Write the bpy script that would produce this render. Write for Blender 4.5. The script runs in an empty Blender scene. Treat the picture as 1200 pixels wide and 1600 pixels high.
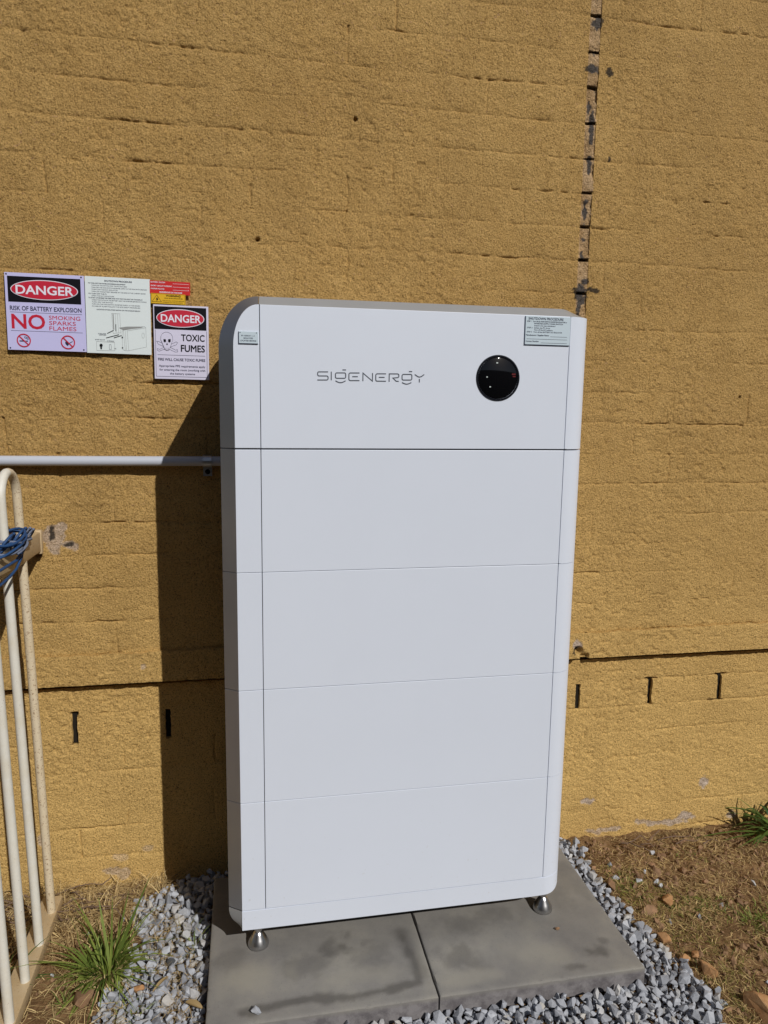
import bpy, bmesh, math, random
import numpy as np
from mathutils import Vector, Matrix

random.seed(7); RNG = np.random.default_rng(11)
sc = bpy.context.scene
COL = sc.collection

# ------------------------------------------------------------------ camera
CX, CY, CZ = 0.0219260, -1.5720552, 1.2887022 + 0.0089
YAW, PIT, ROL, FPX = 0.190152, -0.1456143, 0.0143051, 1131.289
fw = Vector((math.sin(YAW)*math.cos(PIT), math.cos(YAW)*math.cos(PIT), math.sin(PIT)))
rt = Vector((math.cos(YAW), -math.sin(YAW), 0)); up = rt.cross(fw)
r2 = rt*math.cos(ROL) + up*math.sin(ROL); u2 = -rt*math.sin(ROL) + up*math.cos(ROL)
cd = bpy.data.cameras.new('camera'); cam = bpy.data.objects.new('camera', cd); COL.objects.link(cam)
m = Matrix((( r2.x, u2.x, -fw.x, CX), (r2.y, u2.y, -fw.y, CY), (r2.z, u2.z, -fw.z, CZ), (0, 0, 0, 1)))
cam.matrix_world = m
cd.sensor_fit = 'HORIZONTAL'; cd.sensor_width = 36; cd.lens = FPX/1200*36
cd.clip_start = 0.02; cd.clip_end = 500
sc.camera = cam

# ------------------------------------------------------------------ light
SUN_TO = Vector((0.47, -1.0, 0.86)).normalized()
sun_el = math.asin(SUN_TO.z); sun_rot = math.atan2(SUN_TO.x, SUN_TO.y)
w = bpy.data.worlds.new('World'); sc.world = w; w.use_nodes = True
wn = w.node_tree; sky = wn.nodes.new('ShaderNodeTexSky'); sky.sky_type = 'NISHITA'
sky.sun_disc = False; sky.sun_elevation = sun_el; sky.sun_rotation = sun_rot
wn.links.new(sky.outputs[0], wn.nodes['Background'].inputs[0]); wn.nodes['Background'].inputs[1].default_value = 0.05
sd = bpy.data.lights.new('sun', 'SUN'); sd.energy = 5.0; sd.angle = math.radians(0.5); sd.color = (1, 0.965, 0.915)
so = bpy.data.objects.new('sun', sd); COL.objects.link(so); so.location = SUN_TO*8
so.rotation_euler = (-SUN_TO).to_track_quat('-Z', 'Y').to_euler()
sc.view_settings.view_transform = 'Standard'; sc.view_settings.look = 'None'
sc.view_settings.exposure = -0.60; sc.view_settings.gamma = 1; sc.view_settings.use_curve_mapping = False

# ------------------------------------------------------------------ helpers
def tag(o, label=None, cat=None, group=None, kind=None):
    if label: o['label'] = label
    if cat: o['category'] = cat
    if group: o['group'] = group
    if kind: o['kind'] = kind
    return o

def link(name, me, mat=None, parent=None):
    o = bpy.data.objects.new(name, me); COL.objects.link(o)
    if mat is not None and me is not None and len(me.materials) == 0: me.materials.append(mat)
    if parent is not None: o.parent = parent
    return o

def empty(name, loc=(0, 0, 0), rot=(0, 0, 0)):
    o = bpy.data.objects.new(name, None); COL.objects.link(o)
    o.location = loc; o.rotation_euler = rot; o.empty_display_size = 0.03
    return o

def mesh_np(name, V, F, smooth=False):
    """V (n,3), F (m,k) integer array, all faces with k corners"""
    V = np.asarray(V, np.float32); F = np.asarray(F, np.int32)
    me = bpy.data.meshes.new(name); n, k = F.shape
    me.vertices.add(len(V)); me.vertices.foreach_set('co', V.ravel())
    me.loops.add(n*k); me.loops.foreach_set('vertex_index', F.ravel())
    me.polygons.add(n); me.polygons.foreach_set('loop_start', np.arange(0, n*k, k, dtype=np.int32))
    me.polygons.foreach_set('use_smooth', np.full(n, smooth, bool))
    me.update(calc_edges=True)
    return me

def bm_mesh(name, bm, smooth=False):
    bmesh.ops.recalc_face_normals(bm, faces=bm.faces)
    me = bpy.data.meshes.new(name); bm.to_mesh(me); bm.free()
    if smooth:
        me.polygons.foreach_set('use_smooth', np.ones(len(me.polygons), bool))
    return me

def smooth_by_angle(me, deg=35):
    me.polygons.foreach_set('use_smooth', np.ones(len(me.polygons), bool))
    bm = bmesh.new(); bm.from_mesh(me)
    for e in bm.edges:
        e.smooth = not (len(e.link_faces) == 2 and e.calc_face_angle(0) > math.radians(deg))
    bm.to_mesh(me); bm.free()
    return me

def add_box(bm, x0, x1, y0, y1, z0, z1, bev=0.0, seg=1):
    vs = [bm.verts.new(p) for p in ((x0,y0,z0),(x1,y0,z0),(x1,y1,z0),(x0,y1,z0),(x0,y0,z1),(x1,y0,z1),(x1,y1,z1),(x0,y1,z1))]
    fs = [bm.faces.new([vs[i] for i in q]) for q in ((0,1,5,4),(1,2,6,5),(2,3,7,6),(3,0,4,7),(4,5,6,7),(3,2,1,0))]
    if bev > 0:
        es = list({e for f in fs for e in f.edges})
        bmesh.ops.bevel(bm, geom=es, offset=bev, segments=seg, affect='EDGES', profile=0.5)

def add_prism_y(bm, pts, y0, y1, bev=0.0):
    """outline in x,z extruded along y"""
    a = [bm.verts.new((x, y0, z)) for x, z in pts]; b = [bm.verts.new((x, y1, z)) for x, z in pts]
    f = bm.faces.new(a); bm.faces.new(b[::-1]); n = len(pts)
    for i in range(n): bm.faces.new((a[i], b[i], b[(i+1) % n], a[(i+1) % n]))
    if bev > 0: bmesh.ops.bevel(bm, geom=list(f.edges), offset=bev, segments=2, affect='EDGES')

def add_prism_z(bm, pts, z0, z1, bev=0.0):
    a = [bm.verts.new((x, y, z0)) for x, y in pts]; b = [bm.verts.new((x, y, z1)) for x, y in pts]
    f0 = bm.faces.new(a[::-1]); f1 = bm.faces.new(b); n = len(pts)
    for i in range(n): bm.faces.new((a[i], a[(i+1) % n], b[(i+1) % n], b[i]))
    if bev > 0: bmesh.ops.bevel(bm, geom=list(f0.edges)+list(f1.edges), offset=bev, segments=2, affect='EDGES')

def add_tube(bm, pts, r, n=12, cap=True):
    pts = [Vector(p) for p in pts]; rings = []
    prev = None
    for i, p in enumerate(pts):
        t = ((pts[min(i+1, len(pts)-1)] - pts[max(i-1, 0)])).normalized()
        if prev is None:
            a = t.orthogonal().normalized()
        else:
            a = (prev - t*prev.dot(t)).normalized()
        prev = a; b = t.cross(a)
        rr = r[i] if isinstance(r, (list, tuple)) else r
        rings.append([bm.verts.new(p + a*math.cos(2*math.pi*k/n)*rr + b*math.sin(2*math.pi*k/n)*rr) for k in range(n)])
    for i in range(len(rings)-1):
        for k in range(n):
            bm.faces.new((rings[i][k], rings[i][(k+1) % n], rings[i+1][(k+1) % n], rings[i+1][k]))
    if cap: bm.faces.new(rings[0][::-1]); bm.faces.new(rings[-1])

def add_lathe(bm, prof, cx=0, cy=0, cz=0, n=28):
    rings = []
    for r, z in prof:
        if r < 1e-6: rings.append([bm.verts.new((cx, cy, cz+z))])
        else: rings.append([bm.verts.new((cx+r*math.cos(2*math.pi*k/n), cy+r*math.sin(2*math.pi*k/n), cz+z)) for k in range(n)])
    for i in range(len(rings)-1):
        a, b = rings[i], rings[i+1]
        for k in range(n):
            k2 = (k+1) % n
            if len(a) == 1 and len(b) == 1: continue
            if len(a) == 1: bm.faces.new((a[0], b[k2], b[k]))
            elif len(b) == 1: bm.faces.new((a[k], a[k2], b[0]))
            else: bm.faces.new((a[k], a[k2], b[k2], b[k]))

# numpy value noise ------------------------------------------------
def _h(ix, iy, s):
    n = (ix.astype(np.int64)*374761393 + iy.astype(np.int64)*668265263 + s*974634777) & 0x7fffffff
    n = ((n ^ (n >> 13))*1274126177) & 0x7fffffff
    n = ((n ^ (n >> 16))*461845907) & 0x7fffffff
    return (n & 0xffffff)/float(0xffffff)
def vnoise(x, y, s=0):
    x = np.asarray(x, float); y = np.asarray(y, float)
    ix = np.floor(x); iy = np.floor(y); fx = x-ix; fy = y-iy
    fx = fx*fx*fx*(fx*(fx*6-15)+10); fy = fy*fy*fy*(fy*(fy*6-15)+10)
    a = _h(ix, iy, s); b = _h(ix+1, iy, s); c = _h(ix, iy+1, s); d = _h(ix+1, iy+1, s)
    return ((a*(1-fx)+b*fx)*(1-fy) + (c*(1-fx)+d*fx)*fy)*2-1
def fbm(x, y, oct=4, s=0, gain=0.5):
    v = 0; a = 1; t = 0
    for i in range(oct):
        v = v + a*vnoise(x, y, s+i*17); t += a; a *= gain; x = x*2.03+11.3; y = y*2.03-7.1
    return v/t
def sstep(a, b, x):
    t = np.clip((x-a)/(b-a), 0, 1); return t*t*(3-2*t)

# materials ----------------------------------------------------------
def mat(name, col, rough=0.6, metal=0.0, spec=0.5, coat=0.0):
    m = bpy.data.materials.new(name); m.use_nodes = True
    b = m.node_tree.nodes['Principled BSDF']
    b.inputs['Base Color'].default_value = (*col, 1); b.inputs['Roughness'].default_value = rough
    b.inputs['Metallic'].default_value = metal; b.inputs['Specular IOR Level'].default_value = spec
    b.inputs['Coat Weight'].default_value = coat
    return m
def N(m, t, **kw):
    n = m.node_tree.nodes.new(t)
    for k, v in kw.items():
        if k in n.inputs: n.inputs[k].default_value = v
        else: setattr(n, k, v)
    return n
def L(m, a, b): m.node_tree.links.new(a, b)
def bsdf(m): return m.node_tree.nodes['Principled BSDF']
def noise(m, scale, detail=3, rough=0.5, vec=None, dist=0.0):
    n = N(m, 'ShaderNodeTexNoise'); n.inputs['Scale'].default_value = scale; n.inputs['Detail'].default_value = detail
    n.inputs['Roughness'].default_value = rough; n.inputs['Distortion'].default_value = dist
    if vec is not None: L(m, vec, n.inputs['Vector'])
    return n.outputs['Fac']
def ramp(m, fac, stops):
    r = N(m, 'ShaderNodeValToRGB'); e = r.color_ramp.elements
    while len(e) < len(stops): e.new(0.5)
    for i, (p, c) in enumerate(stops):
        e[i].position = p; e[i].color = (*c, 1) if len(c) == 3 else c
    L(m, fac, r.inputs[0]); return r.outputs[0]
def mix(m, fac, a, b, mode='MIX'):
    n = N(m, 'ShaderNodeMix'); n.data_type = 'RGBA'; n.blend_type = mode
    for s, v in ((n.inputs[0], fac), (n.inputs[6], a), (n.inputs[7], b)):
        if hasattr(v, 'links'): L(m, v, s)
        elif isinstance(v, tuple): s.default_value = (*v, 1)
        else: s.default_value = v
    return n.outputs[2]
def bump(m, h, strength, dist, prev=None):
    n = N(m, 'ShaderNodeBump'); n.inputs['Strength'].default_value = strength; n.inputs['Distance'].default_value = dist
    L(m, h, n.inputs['Height'])
    if prev is not None: L(m, prev, n.inputs['Normal'])
    return n.outputs['Normal']
def pos(m): return N(m, 'ShaderNodeNewGeometry').outputs['Position']
def attr(m, name):
    a = N(m, 'ShaderNodeAttribute'); a.attribute_name = name; return a.outputs['Fac']

# wall paint
M_wall = mat('ochre_paint', (0.5, 0.3, 0.09), 0.85, spec=0.25)
def build_wall_mat(m, use_wear=True, raw=False):
    P = pos(m)
    big = noise(m, 3.0, 4, 0.6, P); med = noise(m, 28, 4, 0.6, P); fine = noise(m, 230, 2, 0.5, P)
    if raw:
        c = ramp(m, med, [(0.3, (0.40, 0.245, 0.105)), (0.62, (0.60, 0.405, 0.22))])
        d = noise(m, 34, 3, 0.6, P)
        c = mix(m, ramp(m, d, [(0.62, (0, 0, 0)), (0.70, (0.8,)*3)]), c, (0.12, 0.12, 0.12))
        c = mix(m, attr(m, 'tar'), c, (0.055, 0.057, 0.062))
    else:
        c = ramp(m, big, [(0.3, (0.520, 0.318, 0.108)), (0.7, (0.620, 0.392, 0.138))])
        c = mix(m, ramp(m, med, [(0.35, (0.35,)*3), (0.7, (0, 0, 0))]), c, (0.43, 0.248, 0.068))
        # sparse reddish grains where paint has rubbed off the sand
        g = noise(m, 120, 2, 0.5, P)
        c = mix(m, ramp(m, g, [(0.66, (0, 0, 0)), (0.74, (0.5,)*3)]), c, (0.54, 0.31, 0.18))
        # lower courses are yellower and lighter towards the bottom
        sx = N(m, 'ShaderNodeSeparateXYZ'); L(m, P, sx.inputs[0])
        mr = N(m, 'ShaderNodeMapRange'); mr.inputs[1].default_value = 1.25; mr.inputs[2].default_value = 0.15
        L(m, sx.outputs[2], mr.inputs[0])
        c = mix(m, mr.outputs[0], c, mix(m, 0.75, c, (0.81, 0.540, 0.190)))
        # grime: soft dark vertical wash stains
        gv = N(m, 'ShaderNodeMapping'); gv.inputs['Scale'].default_value = (3.0, 1, 0.9); L(m, P, gv.inputs[0])
        st = noise(m, 2.0, 4, 0.6, gv.outputs[0])
        c = mix(m, ramp(m, st, [(0.46, (0, 0, 0)), (0.72, (0.28,)*3)]), c, (0.33, 0.20, 0.066))
        if use_wear:
            wv = attr(m, 'wear')
            wc = ramp(m, noise(m, 60, 3, 0.6, P), [(0.35, (0.40, 0.33, 0.31)), (0.65, (0.66, 0.58, 0.54))])
            c = mix(m, wv, c, wc)
            c = mix(m, attr(m, 'tar'), c, (0.025, 0.022, 0.02))
    c = mix(m, 1.0, c, ramp(m, noise(m, 250, 3, 0.75, P), [(0.32, (0.34, 0.29, 0.23)), (0.46, (0.95, 0.95, 0.94)), (0.66, (1.24, 1.27, 1.38))]), 'MULTIPLY')
    L(m, c, bsdf(m).inputs['Base Color'])
    v = N(m, 'ShaderNodeTexVoronoi'); v.inputs['Scale'].default_value = 150; L(m, P, v.inputs['Vector'])
    b1 = bump(m, med, 0.4, 0.004)
    b2 = bump(m, noise(m, 215, 4, 0.78, P), 1.0, 0.0068, b1)
    b3 = bump(m, v.outputs['Distance'], 0.25, -0.003, b2)
    L(m, b3, bsdf(m).inputs['Normal'])
build_wall_mat(M_wall)
M_wallraw = mat('raw_mortar', (0.4, 0.28, 0.18), 0.9, spec=0.2); build_wall_mat(M_wallraw, raw=True)
M_dark = mat('gap_shade', (0.02, 0.017, 0.013), 0.95, spec=0.1)  # near-black gap fill: shade inside the wall gaps put into colour

# white powder coat
def coat_mat(name, col, rough):
    m = mat(name, col, rough); P = pos(m)
    c = mix(m, ramp(m, noise(m, 5, 4, 0.6, P), [(0.4, (0, 0, 0)), (0.75, (0.22,)*3)]), col, tuple(x*0.93 for x in col))
    L(m, c, bsdf(m).inputs['Base Color'])
    sx = N(m, 'ShaderNodeSeparateXYZ'); L(m, P, sx.inputs[0])
    mz = N(m, 'ShaderNodeMapRange'); mz.inputs[1].default_value = 0.42; mz.inputs[2].default_value = 0.08; mz.inputs[3].default_value = 0.0; mz.inputs[4].default_value = 1.0
    L(m, sx.outputs[2], mz.inputs[0])
    sp = ramp(m, noise(m, 85, 3, 0.6, P), [(0.66, (0, 0, 0)), (0.73, (0.3,)*3)])
    mu = N(m, 'ShaderNodeMath', operation='MULTIPLY'); L(m, sp, mu.inputs[0]); L(m, mz.outputs[0], mu.inputs[1])
    c = mix(m, mu.outputs[0], c, (0.42, 0.36, 0.28)); L(m, c, bsdf(m).inputs['Base Color'])
    r = N(m, 'ShaderNodeMapRange'); r.inputs[3].default_value = rough-0.06; r.inputs[4].default_value = rough+0.08
    L(m, noise(m, 14, 4, 0.6, P), r.inputs[0]); L(m, r.outputs[0], bsdf(m).inputs['Roughness'])
    L(m, bump(m, noise(m, 900, 2, 0.5, P), 0.12, 0.0003), bsdf(m).inputs['Normal'])
    return m
M_white = coat_mat('white_powder_coat', (0.695, 0.745, 0.845), 0.38)
M_silver = coat_mat('silver_grey_coat', (0.44, 0.455, 0.50), 0.36); bsdf(M_silver).inputs['Metallic'].default_value = 0.88
M_silver2 = coat_mat('pale_lit_silver_coat', (0.46, 0.47, 0.48), 0.42); bsdf(M_silver2).inputs['Metallic'].default_value = 0.5  # base side; on the top casing its sky brightness is put into colour
M_body = mat('dark_casing', (0.06, 0.065, 0.07), 0.6)
M_steel = mat('stainless_steel', (0.55, 0.55, 0.56), 0.3, 1.0)
M_zinc = mat('galvanised_steel', (0.55, 0.57, 0.6), 0.35, 0.9)
M_black = mat('black_glass', (0.004, 0.004, 0.005), 0.05, spec=0.6, coat=0.0)
M_rim = mat('display_rim', (0.012, 0.013, 0.018), 0.18)
M_red_led = mat('dark_red_print', (0.12, 0.006, 0.01), 0.4)
M_dot = mat('pale_print', (0.55, 0.62, 0.6), 0.5)
M_logo = mat('grey_logo_print', (0.075, 0.085, 0.11), 0.5)
M_pvc = mat('grey_pvc', (0.50, 0.53, 0.60), 0.42)
M_plate = mat('engraved_plate', (0.56, 0.66, 0.73), 0.35)
M_ink = mat('black_ink', (0.006, 0.006, 0.009), 0.6, spec=0.12)
M_ink2 = mat('navy_ink', (0.03, 0.033, 0.07), 0.6, spec=0.15)
M_red = mat('red_ink', (0.52, 0.008, 0.035), 0.5)
M_red2 = mat('red_plastic', (0.56, 0.012, 0.012), 0.45)
M_yel = mat('yellow_plastic', (0.72, 0.43, 0.012), 0.45)
M_lav = mat('lilac_white_plastic', (0.56, 0.545, 0.84), 0.42)
M_lav2 = mat('pale_lilac_plastic', (0.66, 0.64, 0.80), 0.42)
M_card = mat('white_plastic_card', (0.72, 0.79, 0.80), 0.45)
M_cardgrey = mat('grey_print', (0.28, 0.29, 0.29), 0.5)
M_paper = mat('white_print', (0.78, 0.76, 0.86), 0.5)

# cream painted tube with rust specks
def cream(name, base, rustamt):
    m = mat(name, base, 0.5); P = pos(m)
    c = mix(m, ramp(m, noise(m, 18, 4, 0.7, P), [(0.45, (0, 0, 0)), (0.8, (0.6,)*3)]), base, tuple(a*b for a, b in zip(base, (0.86, 0.78, 0.62))))
    c = mix(m, ramp(m, noise(m, 210, 3, 0.65, P), [(rustamt, (0, 0, 0)), (rustamt+0.06, (0.8,)*3)]), c, (0.24, 0.13, 0.06))
    L(m, c, bsdf(m).inputs['Base Color'])
    L(m, bump(m, noise(m, 160, 3, 0.6, P), 0.3, 0.001), bsdf(m).inputs['Normal'])
    return m
M_cream = cream('white_tube_paint', (0.70, 0.68, 0.61), 0.665)
M_cream2 = cream('yellowed_tube_paint', (0.66, 0.56, 0.40), 0.58)
M_rail = cream('weathered_cream_paint', (0.56, 0.43, 0.26), 0.62)
M_rope = mat('blue_rope', (0.014, 0.062, 0.18), 0.6)
M_rope2 = mat('faded_rope', (0.16, 0.19, 0.27), 0.8)
for _m in (M_rope, M_rope2): L(_m, bump(_m, noise(_m, 600, 2, 0.5, pos(_m)), 0.8, 0.001), bsdf(_m).inputs['Normal'])

# pavers
M_paver = mat('grey_concrete', (0.2, 0.19, 0.17), 0.85, spec=0.3)
def bp(m):
    P = pos(m)
    c = ramp(m, noise(m, 6, 5, 0.62, P), [(0.32, (0.180, 0.172, 0.163)), (0.5, (0.225, 0.215, 0.198)), (0.68, (0.275, 0.26, 0.228))])
    c = mix(m, ramp(m, noise(m, 19, 4, 0.7, P), [(0.48, (0, 0, 0)), (0.75, (0.35,)*3)]), c, (0.21, 0.195, 0.19))
    c = mix(m, ramp(m, noise(m, 260, 2, 0.5, P), [(0.62, (0, 0, 0)), (0.7, (0.3,)*3)]), c, (0.10, 0.095, 0.09))
    c = mix(m, attr(m, 'stain'), c, (0.052, 0.047, 0.042))
    c = mix(m, attr(m, 'pale'), c, (0.31, 0.29, 0.24))
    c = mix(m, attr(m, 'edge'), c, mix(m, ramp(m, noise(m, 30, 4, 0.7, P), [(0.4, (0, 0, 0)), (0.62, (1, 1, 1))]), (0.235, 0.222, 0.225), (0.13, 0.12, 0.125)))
    L(m, c, bsdf(m).inputs['Base Color'])
    L(m, bump(m, noise(m, 420, 3, 0.6, P), 0.35, 0.0015, bump(m, noise(m, 22, 4, 0.6, P), 0.2, 0.003)), bsdf(m).inputs['Normal'])
bp(M_paver)

M_soil = mat('brown_soil', (0.2, 0.13, 0.07), 0.95, spec=0.15)
def bs(m):
    P = pos(m)
    c = ramp(m, noise(m, 7, 5, 0.65, P), [(0.3, (0.13, 0.075, 0.036)), (0.5, (0.235, 0.14, 0.066)), (0.7, (0.42, 0.27, 0.13))])
    c = mix(m, ramp(m, noise(m, 90, 4, 0.7, P), [(0.45, (0, 0, 0)), (0.7, (0.8,)*3)]), c, (0.12, 0.065, 0.03))
    L(m, c, bsdf(m).inputs['Base Color'])
    L(m, bump(m, noise(m, 220, 4, 0.7, P), 0.9, 0.004, bump(m, noise(m, 45, 5, 0.7, P), 0.8, 0.012)), bsdf(m).inputs['Normal'])
bs(M_soil)
def unseen_lawn(m):  # dark grass colour added to the unseen ground to cut bounced light
    P = pos(m); sx = N(m, 'ShaderNodeSeparateXYZ'); L(m, P, sx.inputs[0])
    mr = N(m, 'ShaderNodeMapRange'); mr.inputs[1].default_value = -0.75; mr.inputs[2].default_value = -1.05
    L(m, sx.outputs[1], mr.inputs[0])
    old = bsdf(m).inputs['Base Color'].links[0].from_socket
    g = ramp(m, noise(m, 12, 5, 0.7, P), [(0.35, (0.035, 0.05, 0.014)), (0.65, (0.10, 0.10, 0.035))])
    L(m, mix(m, mr.outputs[0], old, g), bsdf(m).inputs['Base Color'])
unseen_lawn(M_soil)

def stone_mat(name, stops, sc_=40, rnd=0.25):
    m = mat(name, stops[0][1], 0.85, spec=0.3); P = pos(m)
    c = ramp(m, noise(m, sc_, 4, 0.65, P), stops)
    if rnd:
        c = mix(m, 1.0, c, ramp(m, attr(m, 'shade'), [(0.0, (1-rnd*1.7, 1-rnd*1.7, 1-rnd*1.65)), (0.25, (0.9, 0.9, 0.91)), (0.86, (1.05, 1.05, 1.05)), (0.93, (1.12, 1.02, 0.86)), (1.0, (1.16, 1.13, 1.08))]), 'MULTIPLY')
    L(m, c, bsdf(m).inputs['Base Color'])
    L(m, bump(m, noise(m, sc_*8, 4, 0.7, P), 0.6, 0.002), bsdf(m).inputs['Normal'])
    return m
M_gravel = stone_mat('blue_grey_gravel', [(0.3, (0.33, 0.345, 0.38)), (0.7, (0.49, 0.51, 0.55))])
M_orange = stone_mat('orange_sandstone', [(0.3, (0.33, 0.16, 0.065)), (0.55, (0.46, 0.26, 0.12)), (0.75, (0.55, 0.36, 0.19))], 30, 0)
M_brownrock = stone_mat('brown_clay_stone', [(0.3, (0.17, 0.10, 0.055)), (0.6, (0.30, 0.18, 0.10)), (0.8, (0.46, 0.22, 0.12))], 30, 0)

def blade_mat(name, dark, light, trans=0.25):
    m = mat(name, dark, 0.5, spec=0.35)
    c = ramp(m, attr(m, 'shade'), [(0.0, dark), (1.0, light)])
    L(m, c, bsdf(m).inputs['Base Color'])
    bsdf(m).inputs['Transmission Weight'].default_value = 0
    t = N(m, 'ShaderNodeBsdfTranslucent'); L(m, c, t.inputs[0])
    mx = N(m, 'ShaderNodeMixShader'); mx.inputs[0].default_value = trans
    out = m.node_tree.nodes['Material Output']
    L(m, bsdf(m).outputs[0], mx.inputs[1]); L(m, t.outputs[0], mx.inputs[2]); L(m, mx.outputs[0], out.inputs[0])
    return m
M_leaf = blade_mat('green_leaf', (0.07, 0.12, 0.02), (0.32, 0.39, 0.085))
M_leafdark = blade_mat('deep_green_leaf', (0.035, 0.085, 0.02), (0.14, 0.22, 0.045))
M_straw = blade_mat('dry_straw', (0.13, 0.075, 0.03), (0.80, 0.60, 0.29), 0.15)
M_straw2 = blade_mat('golden_straw', (0.20, 0.12, 0.05), (0.86, 0.67, 0.34), 0.15)
M_turf = blade_mat('olive_grass', (0.07, 0.10, 0.02), (0.42, 0.36, 0.10), 0.2)
M_twig = mat('dead_twig', (0.17, 0.11, 0.075), 0.85)

# ================================================================== WALL
LEDGE = 0.535; XP = 0.2475; PE = 1.036
beds = sorted([LEDGE-0.0862*k for k in range(0, 9)] + [0.6215+0.0907*k for k in range(0, 22)])
WX0, WX1 = -0.95, 2.15
JX = 0.968    # construction joint
def base_y(z):
    return np.where(z < LEDGE, 0.436, np.where(z < 0.6215, 0.4060, 0.415))
def perp_x0(ci):      # index relative to ledge: course just below ledge = -1
    return PE + (0.0 if ci % 2 == 0 else XP/2)
bedarr = np.array(beds)
li = int(np.argmin(abs(bedarr-LEDGE)))
def bed_jit(x, k): return 0.0040*vnoise(x*3+k*7.7, k*3.1, 120) + 0.0024*vnoise(x*38, k*3.1, 121)
def perp_jit(n, ci, z): return 0.006*vnoise(n*5.3+0.5, ci*9.1+0.5, 150) + 0.0035*vnoise(z*25, n*3, 152)
def wall_h(x, z):
    """outward relief of the render coat in metres, before the joints"""
    h = 0.0035*fbm(x*3.1, z*3.1, 3, 5) + 0.0016*fbm(x*14, z*20, 2, 21)
    rough = sstep(-0.25, 0.55, fbm(x*2.6+3, z*2.6, 3, 40))          # areas with coarser coat
    h = h + (0.0003+0.0006*rough)*fbm(x*46, z*52, 2, 61) 
    g = 0.65*vnoise(x*118, z*135, 71)+0.45*vnoise(x*170+5, z*190, 73)
    h = h + (0.0010+0.0009*rough)*g*np.abs(g)**0.3
    cl = sstep(0.30, 0.62, fbm(x*11, z*19, 3, 90))*sstep(0.0, 0.5, fbm(x*2.1, z*2.1, 2, 95))
    h = h + 0.0030*cl*(0.5+0.5*vnoise(x*60, z*70, 99))
    # small pits in the sanded coat
    pit = sstep(0.50, 0.80, vnoise(x*62+9, z*92, 74))*(0.35+0.65*rough)
    h = h - 0.0026*pit
    # bed joints: a fine crack in a shallow sag
    k = np.clip(np.searchsorted(bedarr, z+0.03)-1, 0, len(bedarr)-1)
    d = np.abs(z-bedarr[k]-bed_jit(x, k))
    dep = sstep(-0.45, 0.5, fbm(x*2.3+k*13.1, k*5.7, 3, 130))
    sharp = (0.35+0.65*sstep(-0.2, 0.6, vnoise(x*9+k*3.3, k*1.7, 135)))*sstep(-0.75, 0.3, vnoise(x*50, k*7.1, 139))
    h = h - dep*(0.0052*sharp*np.exp(-(d/0.0022)**2) + 0.0014*np.exp(-(d/0.008)**2))
    # perpends
    ci = np.clip(np.searchsorted(bedarr, z)-1, 0, len(bedarr)-1) - li
    off = np.where(ci % 2 == 0, 0.0, XP/2)
    n = np.round((x-PE-off)/XP)
    xx = PE+off+n*XP + perp_jit(n, ci, z)
    dp = (0.3+0.9*sstep(-0.5, 0.5, vnoise(z*45, n*3+ci, 161)))*sstep(-0.1, 0.9, vnoise(n*7.7+0.3, ci*3.3+0.7, 160))
    h = h - dp*(0.0036*np.exp(-((x-xx)/0.0022)**2) + 0.0010*np.exp(-((x-xx)/0.008)**2))
    return h
_w = LEDGE-2*0.0862
SLITS = [(PE+XP, _w+0.0862, 0.022, 0.0022), (PE+2*XP, _w+0.0862, 0.020, 0.0026), (PE+2*XP-0.012, _w, 0.026, 0.0022), (-0.449, _w+0.0862, 0.010, 0.004), (PE+XP, _w, 0.010, 0.0018), (PE, LEDGE+0.004, 0.014, 0.012)]
HOLES = [(0.314, 2.033, 0.005), (-0.515, 0.905, 0.011), (1.016, 0.565, 0.012), (0.06, 1.72, 0.005), (1.50, 1.34, 0.003)]
WEAR = [(-0.472, 0.948, 0.028, 0.034, 0.75), (-0.435, 0.925, 0.026, 0.012, 0.8), (1.085, 0.045, 0.022, 0.010, 1), (1.50, 0.075, 0.018, 0.02, 1),
        (1.445, -0.035, 0.032, 0.014, 1), (1.37, -0.055, 0.06, 0.012, .9), (1.29, -0.045, 0.03, 0.012, .8), (1.16, -0.06, 0.06, 0.01, .8), (1.01, 0.58, 0.012, 0.016, 1),
        (-0.37, -0.03, 0.03, 0.012, .7), (-0.33, -0.04, 0.02, 0.02, .6), (-0.345, 0.01, 0.02, 0.01, .4), (-0.55, 0.09, 0.01, 0.02, .7), (1.62, -0.05, 0.02, 0.015, .8),
        (-0.26, 0.585, 0.006, 0.006, .6), (-0.27, 0.03, 0.012, 0.008, .4)]
def wall_wear(x, z):
    v = np.zeros_like(x)
    n = fbm(x*38, z*38, 3, 200)
    for a, b, ra, rb, s in WEAR:
        d = np.sqrt(((x-a)/ra)**2+((z-b)/rb)**2)
        v = np.maximum(v, s*sstep(0.12, -0.08, d-1+0.9*n-0.0))
    return np.clip(v, 0, 1)*0.72
TAR = [(JX-0.006, 1.59, 0.008, 0.02), (JX+0.008, 1.655, 0.009, 0.008), (JX+0.002, 1.97, 0.006, 0.02), (JX-0.006, 2.12, 0.008, 0.014), (JX, 1.77, 0.007, 0.006), (1.03, 1.985, 0.004, 0.006), (JX+0.004, 2.055, 0.006, 0.055), (JX-0.003, 2.215, 0.012, 0.016), (JX-0.002, 1.615, 0.012, 0.034), (JX-0.001, 1.85, 0.006, 0.022), (JX+0.006, 2.33, 0.012, 0.02), (JX-0.004, 1.73, 0.008, 0.012), (-0.478, 0.962, 0.007, 0.018), (-0.44, 0.925, 0.012, 0.006), (0.955, 1.625, 0.010, 0.010), (1.0, 1.632, 0.02, 0.007), (0.945, 1.632, .006, .006), (1.015, 2.21, 0.009, 0.008), (0.968, 2.215, 0.02, 0.01), (1.005, .566, .010, .012)]
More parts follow.
